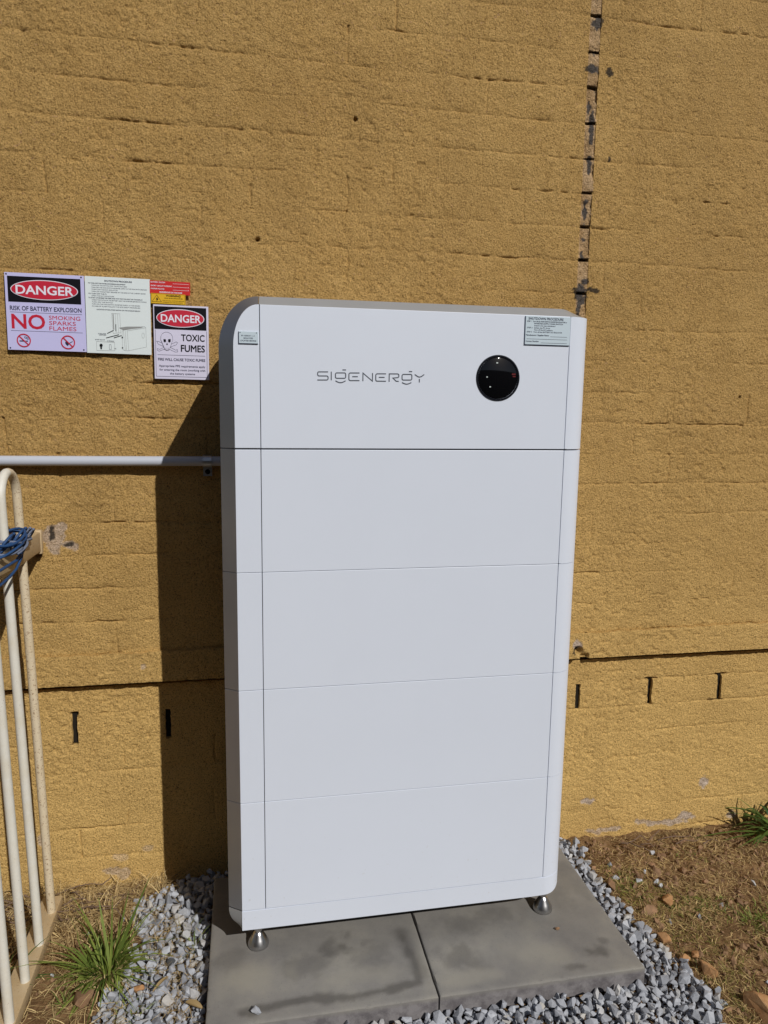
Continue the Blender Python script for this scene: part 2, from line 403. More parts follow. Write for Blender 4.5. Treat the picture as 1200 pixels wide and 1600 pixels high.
def wall_tar(x, z):
    v = np.zeros_like(x); n = fbm(x*70, z*70, 3, 230)
    for a, b, ra, rb in TAR:
        d = np.sqrt(((x-a)/ra)**2+((z-b)/rb)**2)
        v = np.maximum(v, sstep(0.15, -0.05, d-1+1.0*n))
    return np.clip(v, 0, 1)*0.9
def wall_pos(x, z, by):
    h = wall_h(x, z) - 0.0022*wall_wear(x, z)
    for a, b, r in HOLES:
        h = h - 0.02*sstep(1.3, 0.6, np.sqrt((x-a)**2+(z-b)**2)/r)
    for a, b, rx, rz in SLITS:
        h = h - 0.014*sstep(1.15, 0.8, np.abs(x-a)/rx)*sstep(1.6, 0.5, np.abs(z-b)/rz)
    return by - h

wall = empty('rendered_brick_wall', (0.6, 0.43, -0.15))
wall['kind'] = 'thing'
tag(wall, 'tall ochre painted brick wall with rough rendered face, behind the white cabinet', 'wall')
WM = Matrix.Translation(wall.location).inverted()
def wpart(name, me, mt):
    o = link(name, me, mt, wall); o.matrix_parent_inverse = WM; return o

def brick_mesh(x0, x1, z0, z1, by, depth=0.035, step=0.0038):
    nx = max(2, int(round((x1-x0)/step))); nz = max(2, int(round((z1-z0)/step)))
    def axis(a, b, n):
        return np.concatenate([[a, a+0.0014, a+0.0032], np.linspace(a+0.006, b-0.006, max(2, n-2)), [b-0.0032, b-0.0014, b]]) if b-a > 0.03 else np.linspace(a, b, n+1)
    xs = axis(x0, x1, nx); zs = axis(z0, z1, nz); nx, nz = len(xs)-1, len(zs)-1
    X, Z = np.meshgrid(xs, zs); X = X.ravel(); Z = Z.ravel()
    TX, TZ = (X-x0)/(x1-x0), (Z-z0)/(z1-z0)
    k0, k1 = int(np.argmin(abs(bedarr-z0))), int(np.argmin(abs(bedarr-z1)))
    j0 = bed_jit(X, k0) if abs(z0-bedarr[k0]) < 0.0005 else 0
    j1 = bed_jit(X, k1) if abs(z1-bedarr[k1]) < 0.0005 else 0
    Z = Z + j0*(1-TZ) + j1*TZ
    ci = k0-li; off = 0.0 if ci % 2 == 0 else XP/2
    def pj(e):
        n = round((e-PE-off)/XP)
        return perp_jit(np.full_like(Z, n), np.full_like(Z, ci), Z) if abs(e-(PE+off+n*XP)) < 0.0005 else (0.0014*vnoise(Z*110, np.full_like(Z, e*90), 170) if depth > 0.04 and abs(e-(PE+off+n*XP)) < 0.008 else 0)
    X = X + pj(x0)*(1-TX) + pj(x1)*TX
    Y = wall_pos(X, Z, by)
    e = 0.002
    gx = (wall_pos(X+e, Z, by)-wall_pos(X-e, Z, by))/(2*e); gz = (wall_pos(X, Z+e, by)-wall_pos(X, Z-e, by))/(2*e)
    NV = np.stack([gx, -np.ones_like(gx), gz], 1); NV /= np.linalg.norm(NV, axis=1)[:, None]
    V = np.stack([X, Y, Z], 1)
    idx = np.arange((nx+1)*(nz+1)).reshape(nz+1, nx+1)
    F = np.stack([idx[:-1, :-1], idx[:-1, 1:], idx[1:, 1:], idx[1:, :-1]], -1).reshape(-1, 4)
    ring = np.concatenate([idx[0, :], idx[1:, -1], idx[-1, -2::-1], idx[-2:0:-1, 0]])
    n0 = len(V); r = len(ring)
    A = V[ring]; B = A.copy(); B[:, 1] = by+depth
    cx_, cz_ = (x0+x1)/2, (z0+z1)/2
    NR = np.stack([np.where(abs((A[:, 0]-cx_)/(x1-x0)) > abs((A[:, 2]-cz_)/(z1-z0)), np.sign(A[:, 0]-cx_), 0), np.zeros(r),
                   np.where(abs((A[:, 0]-cx_)/(x1-x0)) > abs((A[:, 2]-cz_)/(z1-z0)), 0, np.sign(A[:, 2]-cz_))], 1)
    ia = np.arange(n0, n0+r); ib = ia+r; ja = np.roll(ia, -1); jb = np.roll(ib, -1)
    S = np.stack([ja, ia, ib, jb], 1)
    V2 = np.concatenate([V, A, B]); F2 = np.concatenate([F, S]); NN = np.concatenate([NV, NR, NR])
    wr = np.concatenate([wall_wear(X, Z), np.zeros(2*r)]); tr = np.concatenate([wall_tar(X, Z), np.zeros(2*r)])
    return V2, F2, NN, wr, tr
def finish_brick(V, F, NN, wr, tr):
    me = mesh_np('brick', V, F, True)
    for nm, a in (('wear', wr), ('tar', tr)):
        at = me.attributes.new(nm, 'FLOAT', 'POINT'); at.data.foreach_set('value', a.astype(np.float32))
    me.normals_split_custom_set_from_vertices(NN.astype(np.float32))
    return me

WEEP = [PE+XP*k for k in range(-6, 3)]
specs = []
for i in range(len(beds)-1):
    z0, z1 = beds[i], beds[i+1]; ci = i-li
    by = float(base_y(np.array((z0+z1)/2)))
    if abs(z0-LEDGE) < 1e-6: z0 = LEDGE+0.004
    if abs(z1-LEDGE) < 1e-6: z1 = LEDGE-0.012
    p0 = perp_x0(ci)
    xs = [p0+XP*k for k in range(-12, 8)]
    cuts = sorted([x for x in xs if WX0+0.05 < x < WX1-0.05] + [WX0, WX1])
    segs = list(zip(cuts[:-1], cuts[1:]))
    out = []
    for a, b in segs:
        if z0 > 0.50:      # cut round the construction joint
            j0, j1 = JX-0.016, JX+0.016
            if a < j0 < b or a < j1 < b or (a >= j0 and b <= j1):
                if j0-a > 0.012: out.append((a, min(b, j0)))
                if b-j1 > 0.012: out.append((max(a, j1), b))
                continue
            out.append((a, b))
        else: out.append((a, b))
    for a, b in out:
        if ci == -2:       # course with the open weep joints
            hw = 0.0075; da = hw if any(abs(a-x) < 1e-4 for x in WEEP) else 0
            db = 0.0075 if any(abs(b-x) < 1e-4 for x in WEEP) else 0
            specs.append((a+da, b-db, z0, z1, by, 0.05))
        else: specs.append((a, b, z0, z1, by, 0.035))
# does the photograph show it?
def screen(p):
    d = Vector(p)-Vector((CX, CY, CZ)); z = d.dot(fw)
    return 600+FPX*d.dot(r2)/z, 800-FPX*d.dot(u2)/z
def shown(s):
    cx_, cz_ = (s[0]+s[1])/2, (s[2]+s[3])/2
    u, v = screen((cx_, 0.415, cz_))
    a = (s[1]-s[0])
    if u < -45 or u > 1245 or v < -25 or v > 1440: return 0
    if 420 < u < 850 and 500 < v: return 0.2*a
    return a
specs.sort(key=lambda s: -shown(s))
vis = [s for s in specs if shown(s) > 0][:285]; rest = [s for s in specs if s not in set(vis)]
for s in vis:
    wpart('brick', finish_brick(*brick_mesh(*s)), M_wall)
acc = [brick_mesh(*s, step=0.0065) for s in rest]
if acc:
    Vs, Fs, Ns, Ws, Ts = [], [], [], [], []; o_ = 0
    for V, F, NN, a, b in acc:
        Vs.append(V); Fs.append(F+o_); Ns.append(NN); Ws.append(a); Ts.append(b); o_ += len(V)
    ow = wpart('brick_courses', finish_brick(np.concatenate(Vs), np.concatenate(Fs), np.concatenate(Ns), np.concatenate(Ws), np.concatenate(Ts)), M_wall)
    ow['kind'] = 'stuff'
bm = bmesh.new(); add_box(bm, WX0, WX1, 0.447, 0.48, LEDGE-0.014, LEDGE+0.010)
wpart('ledge_shade_fill', bm_mesh('ledge_shade_fill', bm), M_dark)  # near-black strip behind the ledge gap, painted in as its shadow
for xw in WEEP:
    if WX0 < xw < WX1:
        bm = bmesh.new(); add_box(bm, xw-0.0075, xw+0.0075, 0.436+random.uniform(0.009, 0.016), 0.48, _w-0.001, _w+0.0872)  # dark fill set in the open joint, standing in for its shade
        wpart('weep_shade_fill', bm_mesh('weep_shade_fill', bm), M_dark)
# the wall beyond the frame, and its core
ztop = beds[-1]; zbot = beds[0]
bm = bmesh.new()
add_box(bm, -3.2, WX0, 0.415, 0.62, LEDGE+0.003, ztop+0.6); add_box(bm, -3.2, WX0, 0.433, 0.62, -0.25, LEDGE-0.003)
add_box(bm, WX1, 4.6, 0.415, 0.62, LEDGE+0.003, ztop+0.6); add_box(bm, WX1, 4.6, 0.433, 0.62, -0.25, LEDGE-0.003)
add_box(bm, WX0, WX1, 0.415, 0.62, ztop, ztop+0.6)
wpart('render_coat', bm_mesh('render_coat', bm), M_wall)
bm = bmesh.new(); add_box(bm, WX0, WX1, 0.48, 0.62, -0.25, ztop)
wpart('wall_core', bm_mesh('wall_core', bm), M_dark)
# raw mortar in the construction joint, one piece to a course with an open slot between
for i in range(li, len(beds)-1):
    gap = random.choice((0.0062, 0.0050, 0.0035, 0.0008))
    z0, z1 = beds[i]+gap, beds[i+1]-0.0009
    xs = np.linspace(JX-0.0185, JX+0.0185, 16); zs = np.linspace(z0, z1, 36)
    X, Z = np.meshgrid(xs, zs); X = X.ravel(); Z = Z.ravel()
    e = np.abs(X-JX)/0.0185
    surf = wall_pos(X, Z, float(base_y(np.array((z0+z1)/2))))
    n_ = fbm(X*55, Z*38, 3, 300)
    Y = surf + 0.0010 + 0.0030*n_ + 0.0012*vnoise(X*190, Z*190, 303) + 0.006*sstep(0.25, 0.75, vnoise(X*22, Z*20, 320))*sstep(1.0, 0.6, e)
    Y = Y + 0.0012*sstep(0.72, 0.98, e + 0.35*vnoise(Z*60, X*9, 330))
    Y = np.where(Z <= z0+1e-6, 0.45, Y)
    idx = np.arange(16*36).reshape(36, 16)
    F = np.stack([idx[:-1, :-1], idx[:-1, 1:], idx[1:, 1:], idx[1:, :-1]], -1).reshape(-1, 4)
    me = mesh_np('mortar_fill', np.stack([X, Y, Z], 1), F, True)
    q = me.attributes.new('tar', 'FLOAT', 'POINT'); q.data.foreach_set('value', wall_tar(X, Z).astype(np.float32))
    wpart('mortar_fill', me, M_wallraw)

# ================================================================== GROUND
def gravel_mask(x, y):
    """1 inside the gravel bed round the pavers"""
    le = -0.285 + 0.035*vnoise(y*7, 3.3, 400) - 0.02*(y < 0) + 0.10*sstep(0.27, 0.40, y)
    re = 1.012 + 0.055*sstep(0.05, -0.3, y) + 0.012*vnoise(y*9, 8.8, 401)
    n = 0.02*vnoise(x*30, y*30, 402)
    m = sstep(-0.012, 0.012, x-le+n)*sstep(-0.012, 0.012, re-x+n)
    return m
def ground_z(x, y):
    soil = -0.048 + 0.010*fbm(x*4, y*4, 3, 410) + 0.008*fbm(x*22, y*22, 3, 420) + 0.0055*fbm(x*60, y*60, 2, 430)
    soil = soil - 0.030*sstep(0.22, 0.42, y)
    g = gravel_mask(x, y)*sstep(-1.3, -0.7, y)
    z = soil*(1-g) + (-0.062+0.004*fbm(x*10, y*10, 2, 440) - 0.012*sstep(0.22, 0.42, y))*g
    far = np.maximum(np.abs(x-0.5)-2.2, -y-1.4)
    return z + 0.0*far
def graded(a, b, step, lo, hi):
    c = list(np.arange(a, b+1e-9, step)); s = step; x = a; left = []
    while x > lo: s *= 1.35; x -= s; left.append(max(x, lo))
    s = step; x = c[-1]; right = []
    while x < hi: s *= 1.35; x += s; right.append(min(x, hi))
    return np.array(left[::-1]+c+right)
gx = graded(-1.0, 2.1, 0.009, -60, 60); gy = graded(-0.75, 0.46, 0.009, -60, 60)
X, Y = np.meshgrid(gx, gy); X = X.ravel(); Y = Y.ravel(); Z = ground_z(X, Y)
idx = np.arange(len(gx)*len(gy)).reshape(len(gy), len(gx))
F = np.stack([idx[:-1, :-1], idx[:-1, 1:], idx[1:, 1:], idx[1:, :-1]], -1).reshape(-1, 4)
g = link('ground', mesh_np('ground', np.stack([X, Y, Z], 1), F, True), M_soil); tag(g, kind='structure')

# ---- stones
def hull(seed, n=13, sq=(1, 1, 1), p=1.0):
    rs = random.Random(seed); bm = bmesh.new()
    for i in range(n):
        v = Vector((rs.gauss(0, 1), rs.gauss(0, 1), rs.gauss(0, 1))).normalized()*rs.uniform(0.78, 1.05)
        bm.verts.new((v.x*sq[0], v.y*sq[1], v.z*sq[2]))
    r = bmesh.ops.convex_hull(bm, input=bm.verts)
    bmesh.ops.delete(bm, geom=[v for v in bm.verts if not v.link_faces], context='VERTS')
    bmesh.ops.triangulate(bm, faces=bm.faces)
    bmesh.ops.recalc_face_normals(bm, faces=bm.faces)
    bm.verts.ensure_lookup_table(); bm.verts.index_update()
    V = np.array([v.co[:] for v in bm.verts]); F = np.array([[v.index for v in f.verts] for f in bm.faces]); bm.free()
    return V, F
HULLS = [hull(i, random.choice((11, 13, 15)), (1, random.uniform(0.6, 0.9), random.uniform(0.45, 0.75))) for i in range(26)]
def rotm(n):
    q = RNG.normal(size=(n, 4)); q /= np.linalg.norm(q, axis=1)[:, None]; a, b, c, d = q.T
    return np.stack([np.stack([1-2*(c*c+d*d), 2*(b*c-a*d), 2*(b*d+a*c)], -1), np.stack([2*(b*c+a*d), 1-2*(b*b+d*d), 2*(c*d-a*b)], -1),
                     np.stack([2*(b*d-a*c), 2*(c*d+a*b), 1-2*(b*b+c*c)], -1)], 1)
def scatter_stones(name, P, S, mt):
    n = len(P); R = rotm(n); hid = RNG.integers(0, len(HULLS), n); Vs, Fs, Sh = [], [], []; o = 0
    for k, (HV, HF) in enumerate(HULLS):
        ii = np.where(hid == k)[0]
        if not len(ii): continue
        W = np.einsum('nij,vj->nvi', R[ii], HV)*S[ii][:, None, None] + P[ii][:, None, :]
        Vs.append(W.reshape(-1, 3)); Fs.append((HF[None]+(np.arange(len(ii))*len(HV))[:, None, None]).reshape(-1, 3)+o)
        Sh.append(np.repeat(RNG.random(len(ii)), len(HV))); o += len(ii)*len(HV)
    me = mesh_np(name, np.concatenate(Vs), np.concatenate(Fs), False)
    at = me.attributes.new('shade', 'FLOAT', 'POINT'); at.data.foreach_set('value', np.concatenate(Sh).astype(np.float32))
    return link(name, me, mt)
PAVX = (-0.0775, 0.4275, 0.4315, 0.929); PAVY = (-0.188, 0.312)
cand = []
def poisson(n, x0, x1, y0, y1, rmin, ok):
    cell = rmin; grid = {}; pts = []
    X = RNG.uniform(x0, x1, n); Y = RNG.uniform(y0, y1, n); keep = ok(X, Y)
    for x, y in zip(X[keep], Y[keep]):
        c = (int(x//cell), int(y//cell)); bad = False
        for i in (-1, 0, 1):
            for j in (-1, 0, 1):
                for a, b in grid.get((c[0]+i, c[1]+j), ()):
                    if (a-x)**2+(b-y)**2 < rmin*rmin: bad = True
        if not bad: grid.setdefault(c, []).append((x, y)); pts.append((x, y))
    return np.array(pts)
def outside_pavers(x, y, m=0.0):
    return ~((x > PAVX[0]-m) & (x < PAVX[3]+m) & (y > PAVY[0]-m) & (y < PAVY[1]+m))
def okg(x, y): return (gravel_mask(x, y) > RNG.random(len(x))) & outside_pavers(x, y, 0.006)
layers = []
for rmin, z, s0, s1, n in ((0.0105, -0.056, 0.008, 0.013, 34000), (0.0125, -0.047, 0.008, 0.0145, 26000), (0.0175, -0.038, 0.0095, 0.0190, 16000)):
    p = poisson(n, -0.42, 1.13, -0.80, 0.41, rmin, okg)
    dz = -0.014*sstep(0.25, 0.42, p[:, 1]) + 0.003*fbm(p[:, 0]*12, p[:, 1]*12, 2, 500)
    zz = z + dz + RNG.uniform(-0.004, 0.004, len(p))
    layers.append((np.column_stack([p, zz]), s0+(s1-s0)*RNG.random(len(p))**1.3*1.15))
# straggling stones on the soil
p = poisson(500, -0.60, 2.0, -0.5, 0.38, 0.03, lambda x, y: (gravel_mask(x, y) < 0.3) & (RNG.random(len(x)) < 0.22*np.exp(-np.maximum(0, x-1.03)/0.13)+0.10*(x < -0.28) + 0.012))
layers.append((np.column_stack([p, ground_z(p[:, 0], p[:, 1])+0.003]), RNG.uniform(0.006, 0.014, len(p))))
P = np.concatenate([l[0] for l in layers]); S = np.concatenate([l[1] for l in layers])
gr = scatter_stones('gravel', P, S, M_gravel); tag(gr, kind='stuff')
gr['label'] = 'blue grey crushed stone around the concrete pavers'

def rock(name, label, cat, x, y, z, size, seed, mt, sq=(1, 0.75, 0.6), rz=0.0, group=None):
    rs = random.Random(seed); bm = bmesh.new()
    for i in range(13):
        v = Vector((rs.gauss(0, 1), rs.gauss(0, 1), rs.gauss(0, 1))).normalized()*rs.uniform(0.8, 1.08)
        bm.verts.new((v.x*sq[0]*size, v.y*sq[1]*size, v.z*sq[2]*size))
    bmesh.ops.convex_hull(bm, input=bm.verts)
    bmesh.ops.delete(bm, geom=[v for v in bm.verts if not v.link_faces], context='VERTS')
    bmesh.ops.bevel(bm, geom=list(bm.edges), offset=size*0.035, segments=1, affect='EDGES')
    bmesh.ops.triangulate(bm, faces=bm.faces)
    bmesh.ops.subdivide_edges(bm, edges=bm.edges, cuts=1, use_grid_fill=True)
    for v in bm.verts:
        n = float(fbm(v.co.x*60+seed, v.co.y*60+v.co.z*47, 3, seed)); v.co += v.co.normalized()*n*size*0.09
    o = link(name, bm_mesh(name, bm), mt); o.location = (x, y, z); o.rotation_euler = (0, 0, rz)
    smooth_by_angle(o.data, 18)
    return tag(o, label, cat, group)
rock('rock', 'large flat orange brown rock at the right end of the gravel strip', 'rock', 1.155, -0.315, -0.035, 0.062, 3, M_orange, (0.75, 1, 0.5), 0.4)
rock('rock', 'egg shaped orange rock between gravel and grass, right of the paver corner', 'rock', 1.105, -0.178, -0.038, 0.028, 4, M_orange, (0.8, 1, 0.7), 0.2)
rock('stone', 'small rusty orange stone beside the egg shaped rock', 'stone', 1.070, -0.135, -0.040, 0.017, 5, M_orange)
rock('stone', 'small pale orange stone above the egg shaped rock', 'stone', 1.105, -0.128, -0.041, 0.016, 6, M_orange, rz=1)
rock('stone', 'orange clay stone at the gravel edge below the brown clod', 'stone', 1.058, -0.062, -0.040, 0.021, 7, M_orange, rz=2)
rock('stone', 'long orange brown stone lying in the dry grass right of the gravel', 'stone', 1.150, 0.070, -0.040, 0.024, 8, M_orange, (0.7, 1.2, 0.5), -0.5)
rock('rock', 'reddish brown stone slab wedged along the gravel beside the right paver', 'rock', 1.028, 0.154, -0.042, 0.027, 9, M_brownrock, (0.5, 1.2, 0.5), -0.25)
rock('clod', 'olive brown clod of earth at the gravel edge right of the cabinet', 'clod', 1.075, 0.030, -0.036, 0.026, 10, M_brownrock, (1.1, 0.8, 0.6))
rock('rock', 'brown stone with a reddish face on the soil below the green tussock', 'rock', -0.352, -0.018, -0.034, 0.027, 12, M_brownrock, (1.1, 0.85, 0.8), 0.3)
rock('stone', 'small orange stone on the gravel just right of the green tussock', 'stone', -0.238, -0.008, -0.036, 0.015, 13, M_orange, (1.2, 0.8, 0.7))
rock('stone', 'pinkish stone at the top of the left gravel bed beside the tall blades', 'stone', -0.316, 0.205, -0.044, 0.017, 14, M_brownrock, (1, 0.8, 0.7), 1)
rock('stone', 'dark charcoal stone among the left gravel', 'stone', -0.170, 0.055, -0.030, 0.012, 15, M_body, (1, 0.9, 0.7), 1)
pb = rock('stone', 'loose grey pebble lying on the front left of the left paver', 'stone', 0.027, -0.163, 0.008, 0.013, 16, M_gravel, (1.15, 0.75, 0.65), -0.5)
at = pb.data.attributes.new('shade', 'FLOAT', 'POINT'); at.data.foreach_set('value', np.full(len(pb.data.vertices), 0.8, np.float32))
rock('clod', 'tiny brown clod on the right paver in front of the cabinet foot', 'clod', 0.777, -0.038, 0.004, 0.007, 17, M_brownrock)
for i, (x, y) in enumerate(((1.235, 0.285), (1.165, 0.13), (1.12, 0.165))):
    q = rock('stone', ['whitish stone alone on the brown soil near the wall', 'pale grey stone in the grass, right of the long orange stone', 'pale grey stone nearest the gravel edge on the soil'][i], 'stone', x, y, float(ground_z(np.array([x]), np.array([y]))[0])+0.006, 0.012, 30+i, M_gravel)
    a = q.data.attributes.new('shade', 'FLOAT', 'POINT'); a.data.foreach_set('value', np.full(len(q.data.vertices), 1.0, np.float32))

# ---- pavers
def paver(x0, x1, label, stains, pales):
    y0, y1, t, r = PAVY[0], PAVY[1], 0.046, 0.0025
    def axis(a, b): return np.concatenate([[a, a+r*0.3, a+r], np.linspace(a, b, 96)[2:-2], [b-r, b-r*0.3, b]])
    xs, ys = axis(x0, x1), axis(y0, y1); X, Y = np.meshgrid(xs, ys)
    def drop(v, a, b):
        d = np.minimum(v-a, b-v); return np.where(d < r*0.1, r, np.where(d < r*0.5, r*0.4, 0))
    Z = -np.maximum(drop(X, x0, x1), drop(Y, y0, y1)) + 0.0006*fbm(X*6, Y*6, 3, 600)
    chip = sstep(0.45, 0.8, vnoise(X*40+Y*37, Y*2, 610)); Z = Z - 0.002*chip*(np.minimum(np.minimum(X-x0, x1-X), np.minimum(Y-y0, y1-Y)) < 0.002)
    ny, nx = X.shape; idx = np.arange(nx*ny).reshape(ny, nx)
    V = np.stack([X.ravel(), Y.ravel(), Z.ravel()], 1)
    F = np.stack([idx[:-1, :-1], idx[:-1, 1:], idx[1:, 1:], idx[1:, :-1]], -1).reshape(-1, 4)
    ring = np.concatenate([idx[0, :], idx[1:, -1], idx[-1, -2::-1], idx[-2:0:-1, 0]])
    A = V[ring]; n0 = len(V); rr = len(ring); rows = 4
    ex = [A]; 
    for k in range(1, rows+1):
        B = A.copy(); B[:, 2] = A[:, 2]-(t*k/rows); ex.append(B)
    V2 = np.concatenate([V]+ex); Fs = [F]
    for k in range(rows):
        ia = np.arange(rr)+n0+k*rr; ib = ia+rr
        Fs.append(np.stack([np.roll(ia, -1), ia, ib, np.roll(ib, -1)], 1))
    xx, yy = V2[:, 0], V2[:, 1]
    n1 = fbm(xx*16, yy*16, 4, 620); n2 = fbm(xx*55, yy*55, 3, 630)
    st = np.zeros(len(V2)); pl = np.zeros(len(V2))
    for kind, args in stains:
        if kind == 'line':
            pts, wd, s = args
            d = np.full(len(V2), 9.0)
            for (a, b), (c, e) in zip(pts[:-1], pts[1:]):
                px, py = xx-a, yy-b; dx, dy = c-a, e-b; tt = np.clip((px*dx+py*dy)/(dx*dx+dy*dy), 0, 1)
                d = np.minimum(d, np.hypot(px-tt*dx, py-tt*dy))
            v = s*sstep(wd, wd*0.15, d+0.010*n1+0.006*n2)
        else:
            a, b, ra, rb, s = args
            v = s*sstep(1.0, 0.25, np.sqrt(((xx-a)/ra)**2+((yy-b)/rb)**2)+0.75*n1+0.35*n2)
        st = np.maximum(st, v*0.85)
    for a, b, ra, rb, s in pales:
        pl = np.maximum(pl, s*sstep(1.0, 0.2, np.sqrt(((xx-a)/ra)**2+((yy-b)/rb)**2)+0.5*n1))
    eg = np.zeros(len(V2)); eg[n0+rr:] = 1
    me = mesh_np('concrete_paver', V2, np.concatenate(Fs), True)
    for nm, a in (('stain', st), ('pale', pl), ('edge', eg)):
        q = me.attributes.new(nm, 'FLOAT', 'POINT'); q.data.foreach_set('value', a.astype(np.float32))
    smooth_by_angle(me, 50)
    return tag(link('concrete_paver', me, M_paver), label, 'paver')
paver(PAVX[0], PAVX[1], 'left grey concrete paver with a dark tide mark, under the cabinet', [
    ('line', ([(0.385, 0.01), (0.40, -0.09), (0.395, -0.14), (0.33, -0.148), (0.24, -0.155), (0.15, -0.145), (0.08, -0.15), (0.0, -0.16)], 0.018, 0.7)),
    ('line', ([(0.385, 0.02), (0.405, -0.12)], 0.028, 0.55)),
    ('blob', (0.23, -0.005, 0.08, 0.045, 0.6)), ('blob', (0.14, -0.045, 0.10, 0.05, 0.38)), ('blob', (-0.02, 0.0, 0.05, 0.06, 0.3)), ('blob', (0.30, -0.05, 0.09, 0.05, 0.3))],
    [(0.02, -0.06, 0.10, 0.06, 0.55), (0.27, -0.10, 0.13, 0.045, 0.4), (0.42, -0.1, 0.02, 0.2, 0.3)])
paver(PAVX[2], PAVX[3], 'right grey concrete paver with two dark spots, under the cabinet', [
    ('blob', (0.825, -0.125, 0.045, 0.032, 0.7)), ('blob', (0.765, -0.158, 0.035, 0.012, 0.5)), ('blob', (0.52, -0.075, 0.075, 0.05, 0.42)), ('blob', (0.60, 0.03, 0.16, 0.05, 0.3)), ('blob', (0.88, 0.15, 0.08, 0.15, 0.22)), ('blob', (0.87, -0.09, 0.015, 0.015, 0.4))],
    [(0.70, -0.10, 0.14, 0.06, 0.35), (0.50, -0.15, 0.12, 0.03, 0.45), (0.72, -0.02, 0.06, 0.04, 0.25)])

# ================================================================== CABINET
cab = empty('battery_cabinet', (0.38, 0.15, 0.0))
tag(cab, 'tall white stacked battery cabinet with silver edge on two concrete pavers', 'battery cabinet')
CMI = Matrix.Translation(cab.location).inverted()
def cpart(name, me, mt, parent=None):
    o = link(name, me, mt, parent or cab)
    if parent is None: o.matrix_parent_inverse = CMI
    return o
ZB, Z0, HM, ZT = 0.0718, 0.1225, 0.27, 1.5024
XS1, XS2, XR, DEP = 0.0545, 0.7475, 0.806, 0.31
RX, RY = XR-XS2, 0.050
def corner_curve(n=12, a0=0.0, a1=90.0):
    return [(XS2+RX*math.sin(math.radians(t)), RY*(1-math.cos(math.radians(t)))) for t in np.linspace(a0, a1, n)]
def unit_children(z0, z1, parent, controller=False):
    g = 0.0007
    # left strip
    bm = bmesh.new()
    if controller:
        pts = [(0.0, z0), (XS1-g, z0), (XS1-g, z1)] + [(0.052-0.052*math.sin(math.radians(t)), z1-0.087+0.087*math.cos(math.radians(t))) for t in np.linspace(0, 90, 14)]
        add_prism_y(bm, pts, 0.0, 0.02, 0.0008)
    else: add_box(bm, 0.0, XS1-g, 0.0, 0.02, z0, z1, 0.0009, 2)
    cpart('side_strip', smooth_by_angle(bm_mesh('side_strip', bm), 12), M_white, parent)
    bm = bmesh.new(); add_box(bm, XS1+g, XS2-g, 0.0, 0.012, z0, z1, 0.0009, 2)
    cpart('front_panel', smooth_by_angle(bm_mesh('front_panel', bm), 12), M_white, parent)
    bm = bmesh.new(); pts = [(x+g*(i == 0), y) for i, (x, y) in enumerate(corner_curve(16))] + [(XR, DEP), (XS2+g, DEP)]
    add_prism_z(bm, pts, z0, z1, 0.0009)
    cpart('corner_cover', smooth_by_angle(bm_mesh('corner_cover', bm), 12), M_white, parent)
for k in range(4):
    z0 = Z0+HM*k+0.00045; z1 = Z0+HM*(k+1)-0.00045
    bm = bmesh.new()
    add_box(bm, 0.001, XS2-0.002, 0.021, DEP-0.002, z0+0.001, z1-0.001)
    body = cpart('battery_module', bm_mesh('battery_module', bm), M_body)
    unit_children(z0, z1 if k < 3 else z1-0.001, body)
    bm = bmesh.new(); add_prism_z(bm, [(0.0, 0.0015), (-0.0305, 0.0225), (-0.0305, DEP), (0.0, DEP)], z0, z1, 0.0007)
    cpart('side_casing', smooth_by_angle(bm_mesh('side_casing', bm), 25), M_silver, body)
# controller on top
zc0 = Z0+HM*4+0.0016
bm = bmesh.new(); add_box(bm, 0.055, XS2-0.002, 0.021, DEP-0.002, zc0+0.001, ZT-0.003)
ctrl = cpart('controller_unit', bm_mesh('controller_unit', bm), M_body)
unit_children(zc0, ZT, ctrl, True)
fr, bk = [], []
ZTOP = 1.5215
for t in (0, 0.5, 1): fr.append((0.0, 0.0015, zc0+(ZT-0.087-zc0)*t)); bk.append((-0.0305, 0.0225, zc0+(ZTOP-0.112-zc0)*t))
for t in np.linspace(0, 90, 22)[1:]:
    s, c = math.sin(math.radians(t)), math.cos(math.radians(t))
    fr.append((0.052-0.052*c, 0.0015, ZT-0.087+0.087*s)); bk.append((0.054-0.0845*c, 0.0225, ZTOP-0.112+0.112*s))
for x in (0.2, 0.4, 0.6, 0.72): fr.append((x, 0.0015, ZT)); bk.append((x+0.0, 0.0225, ZTOP))
cc = corner_curve(12)
for i, (x, y) in enumerate(cc):
    u = i/(len(cc)-1); fr.append((x-0.001, y+0.0015, ZT)); bk.append((0.733+(0.805-0.733)*u**1.0, 0.0225+0.04*u**1.3, ZT+0.001+(ZTOP-ZT-0.001)*(math.cos(u*math.pi/2))**1.3))
def casing(lo, hi, name):
    bm = bmesh.new(); n = hi-lo
    A = [bm.verts.new(p) for p in fr[lo:hi]]; B = [bm.verts.new(p) for p in bk[lo:hi]]
    C = [bm.verts.new((p[0], DEP, p[2])) for p in bk[lo:hi]]
    for i in range(n-1):
        bm.faces.new((A[i], A[i+1], B[i+1], B[i])); bm.faces.new((B[i], B[i+1], C[i+1], C[i]))
    ins = [bm.verts.new((min(max(p[0], 0.03), 0.77), DEP, min(p[2], ZT-0.02))) for p in fr[lo:hi]]
    for i in range(n-1):
        try: bm.faces.new((C[i], C[i+1], ins[i+1], ins[i]))
        except Exception: pass
    me = bm_mesh(name, bm); smooth_by_angle(me, 25)
    return cpart(name, me, M_silver2 if name == 'top_casing' else M_silver, ctrl)  # lighter copy on top: sky reflection put into the colour
seam = next(i for i, p in enumerate(fr) if p[0] >= 0.0519)
casing(0, seam+1, 'side_casing')
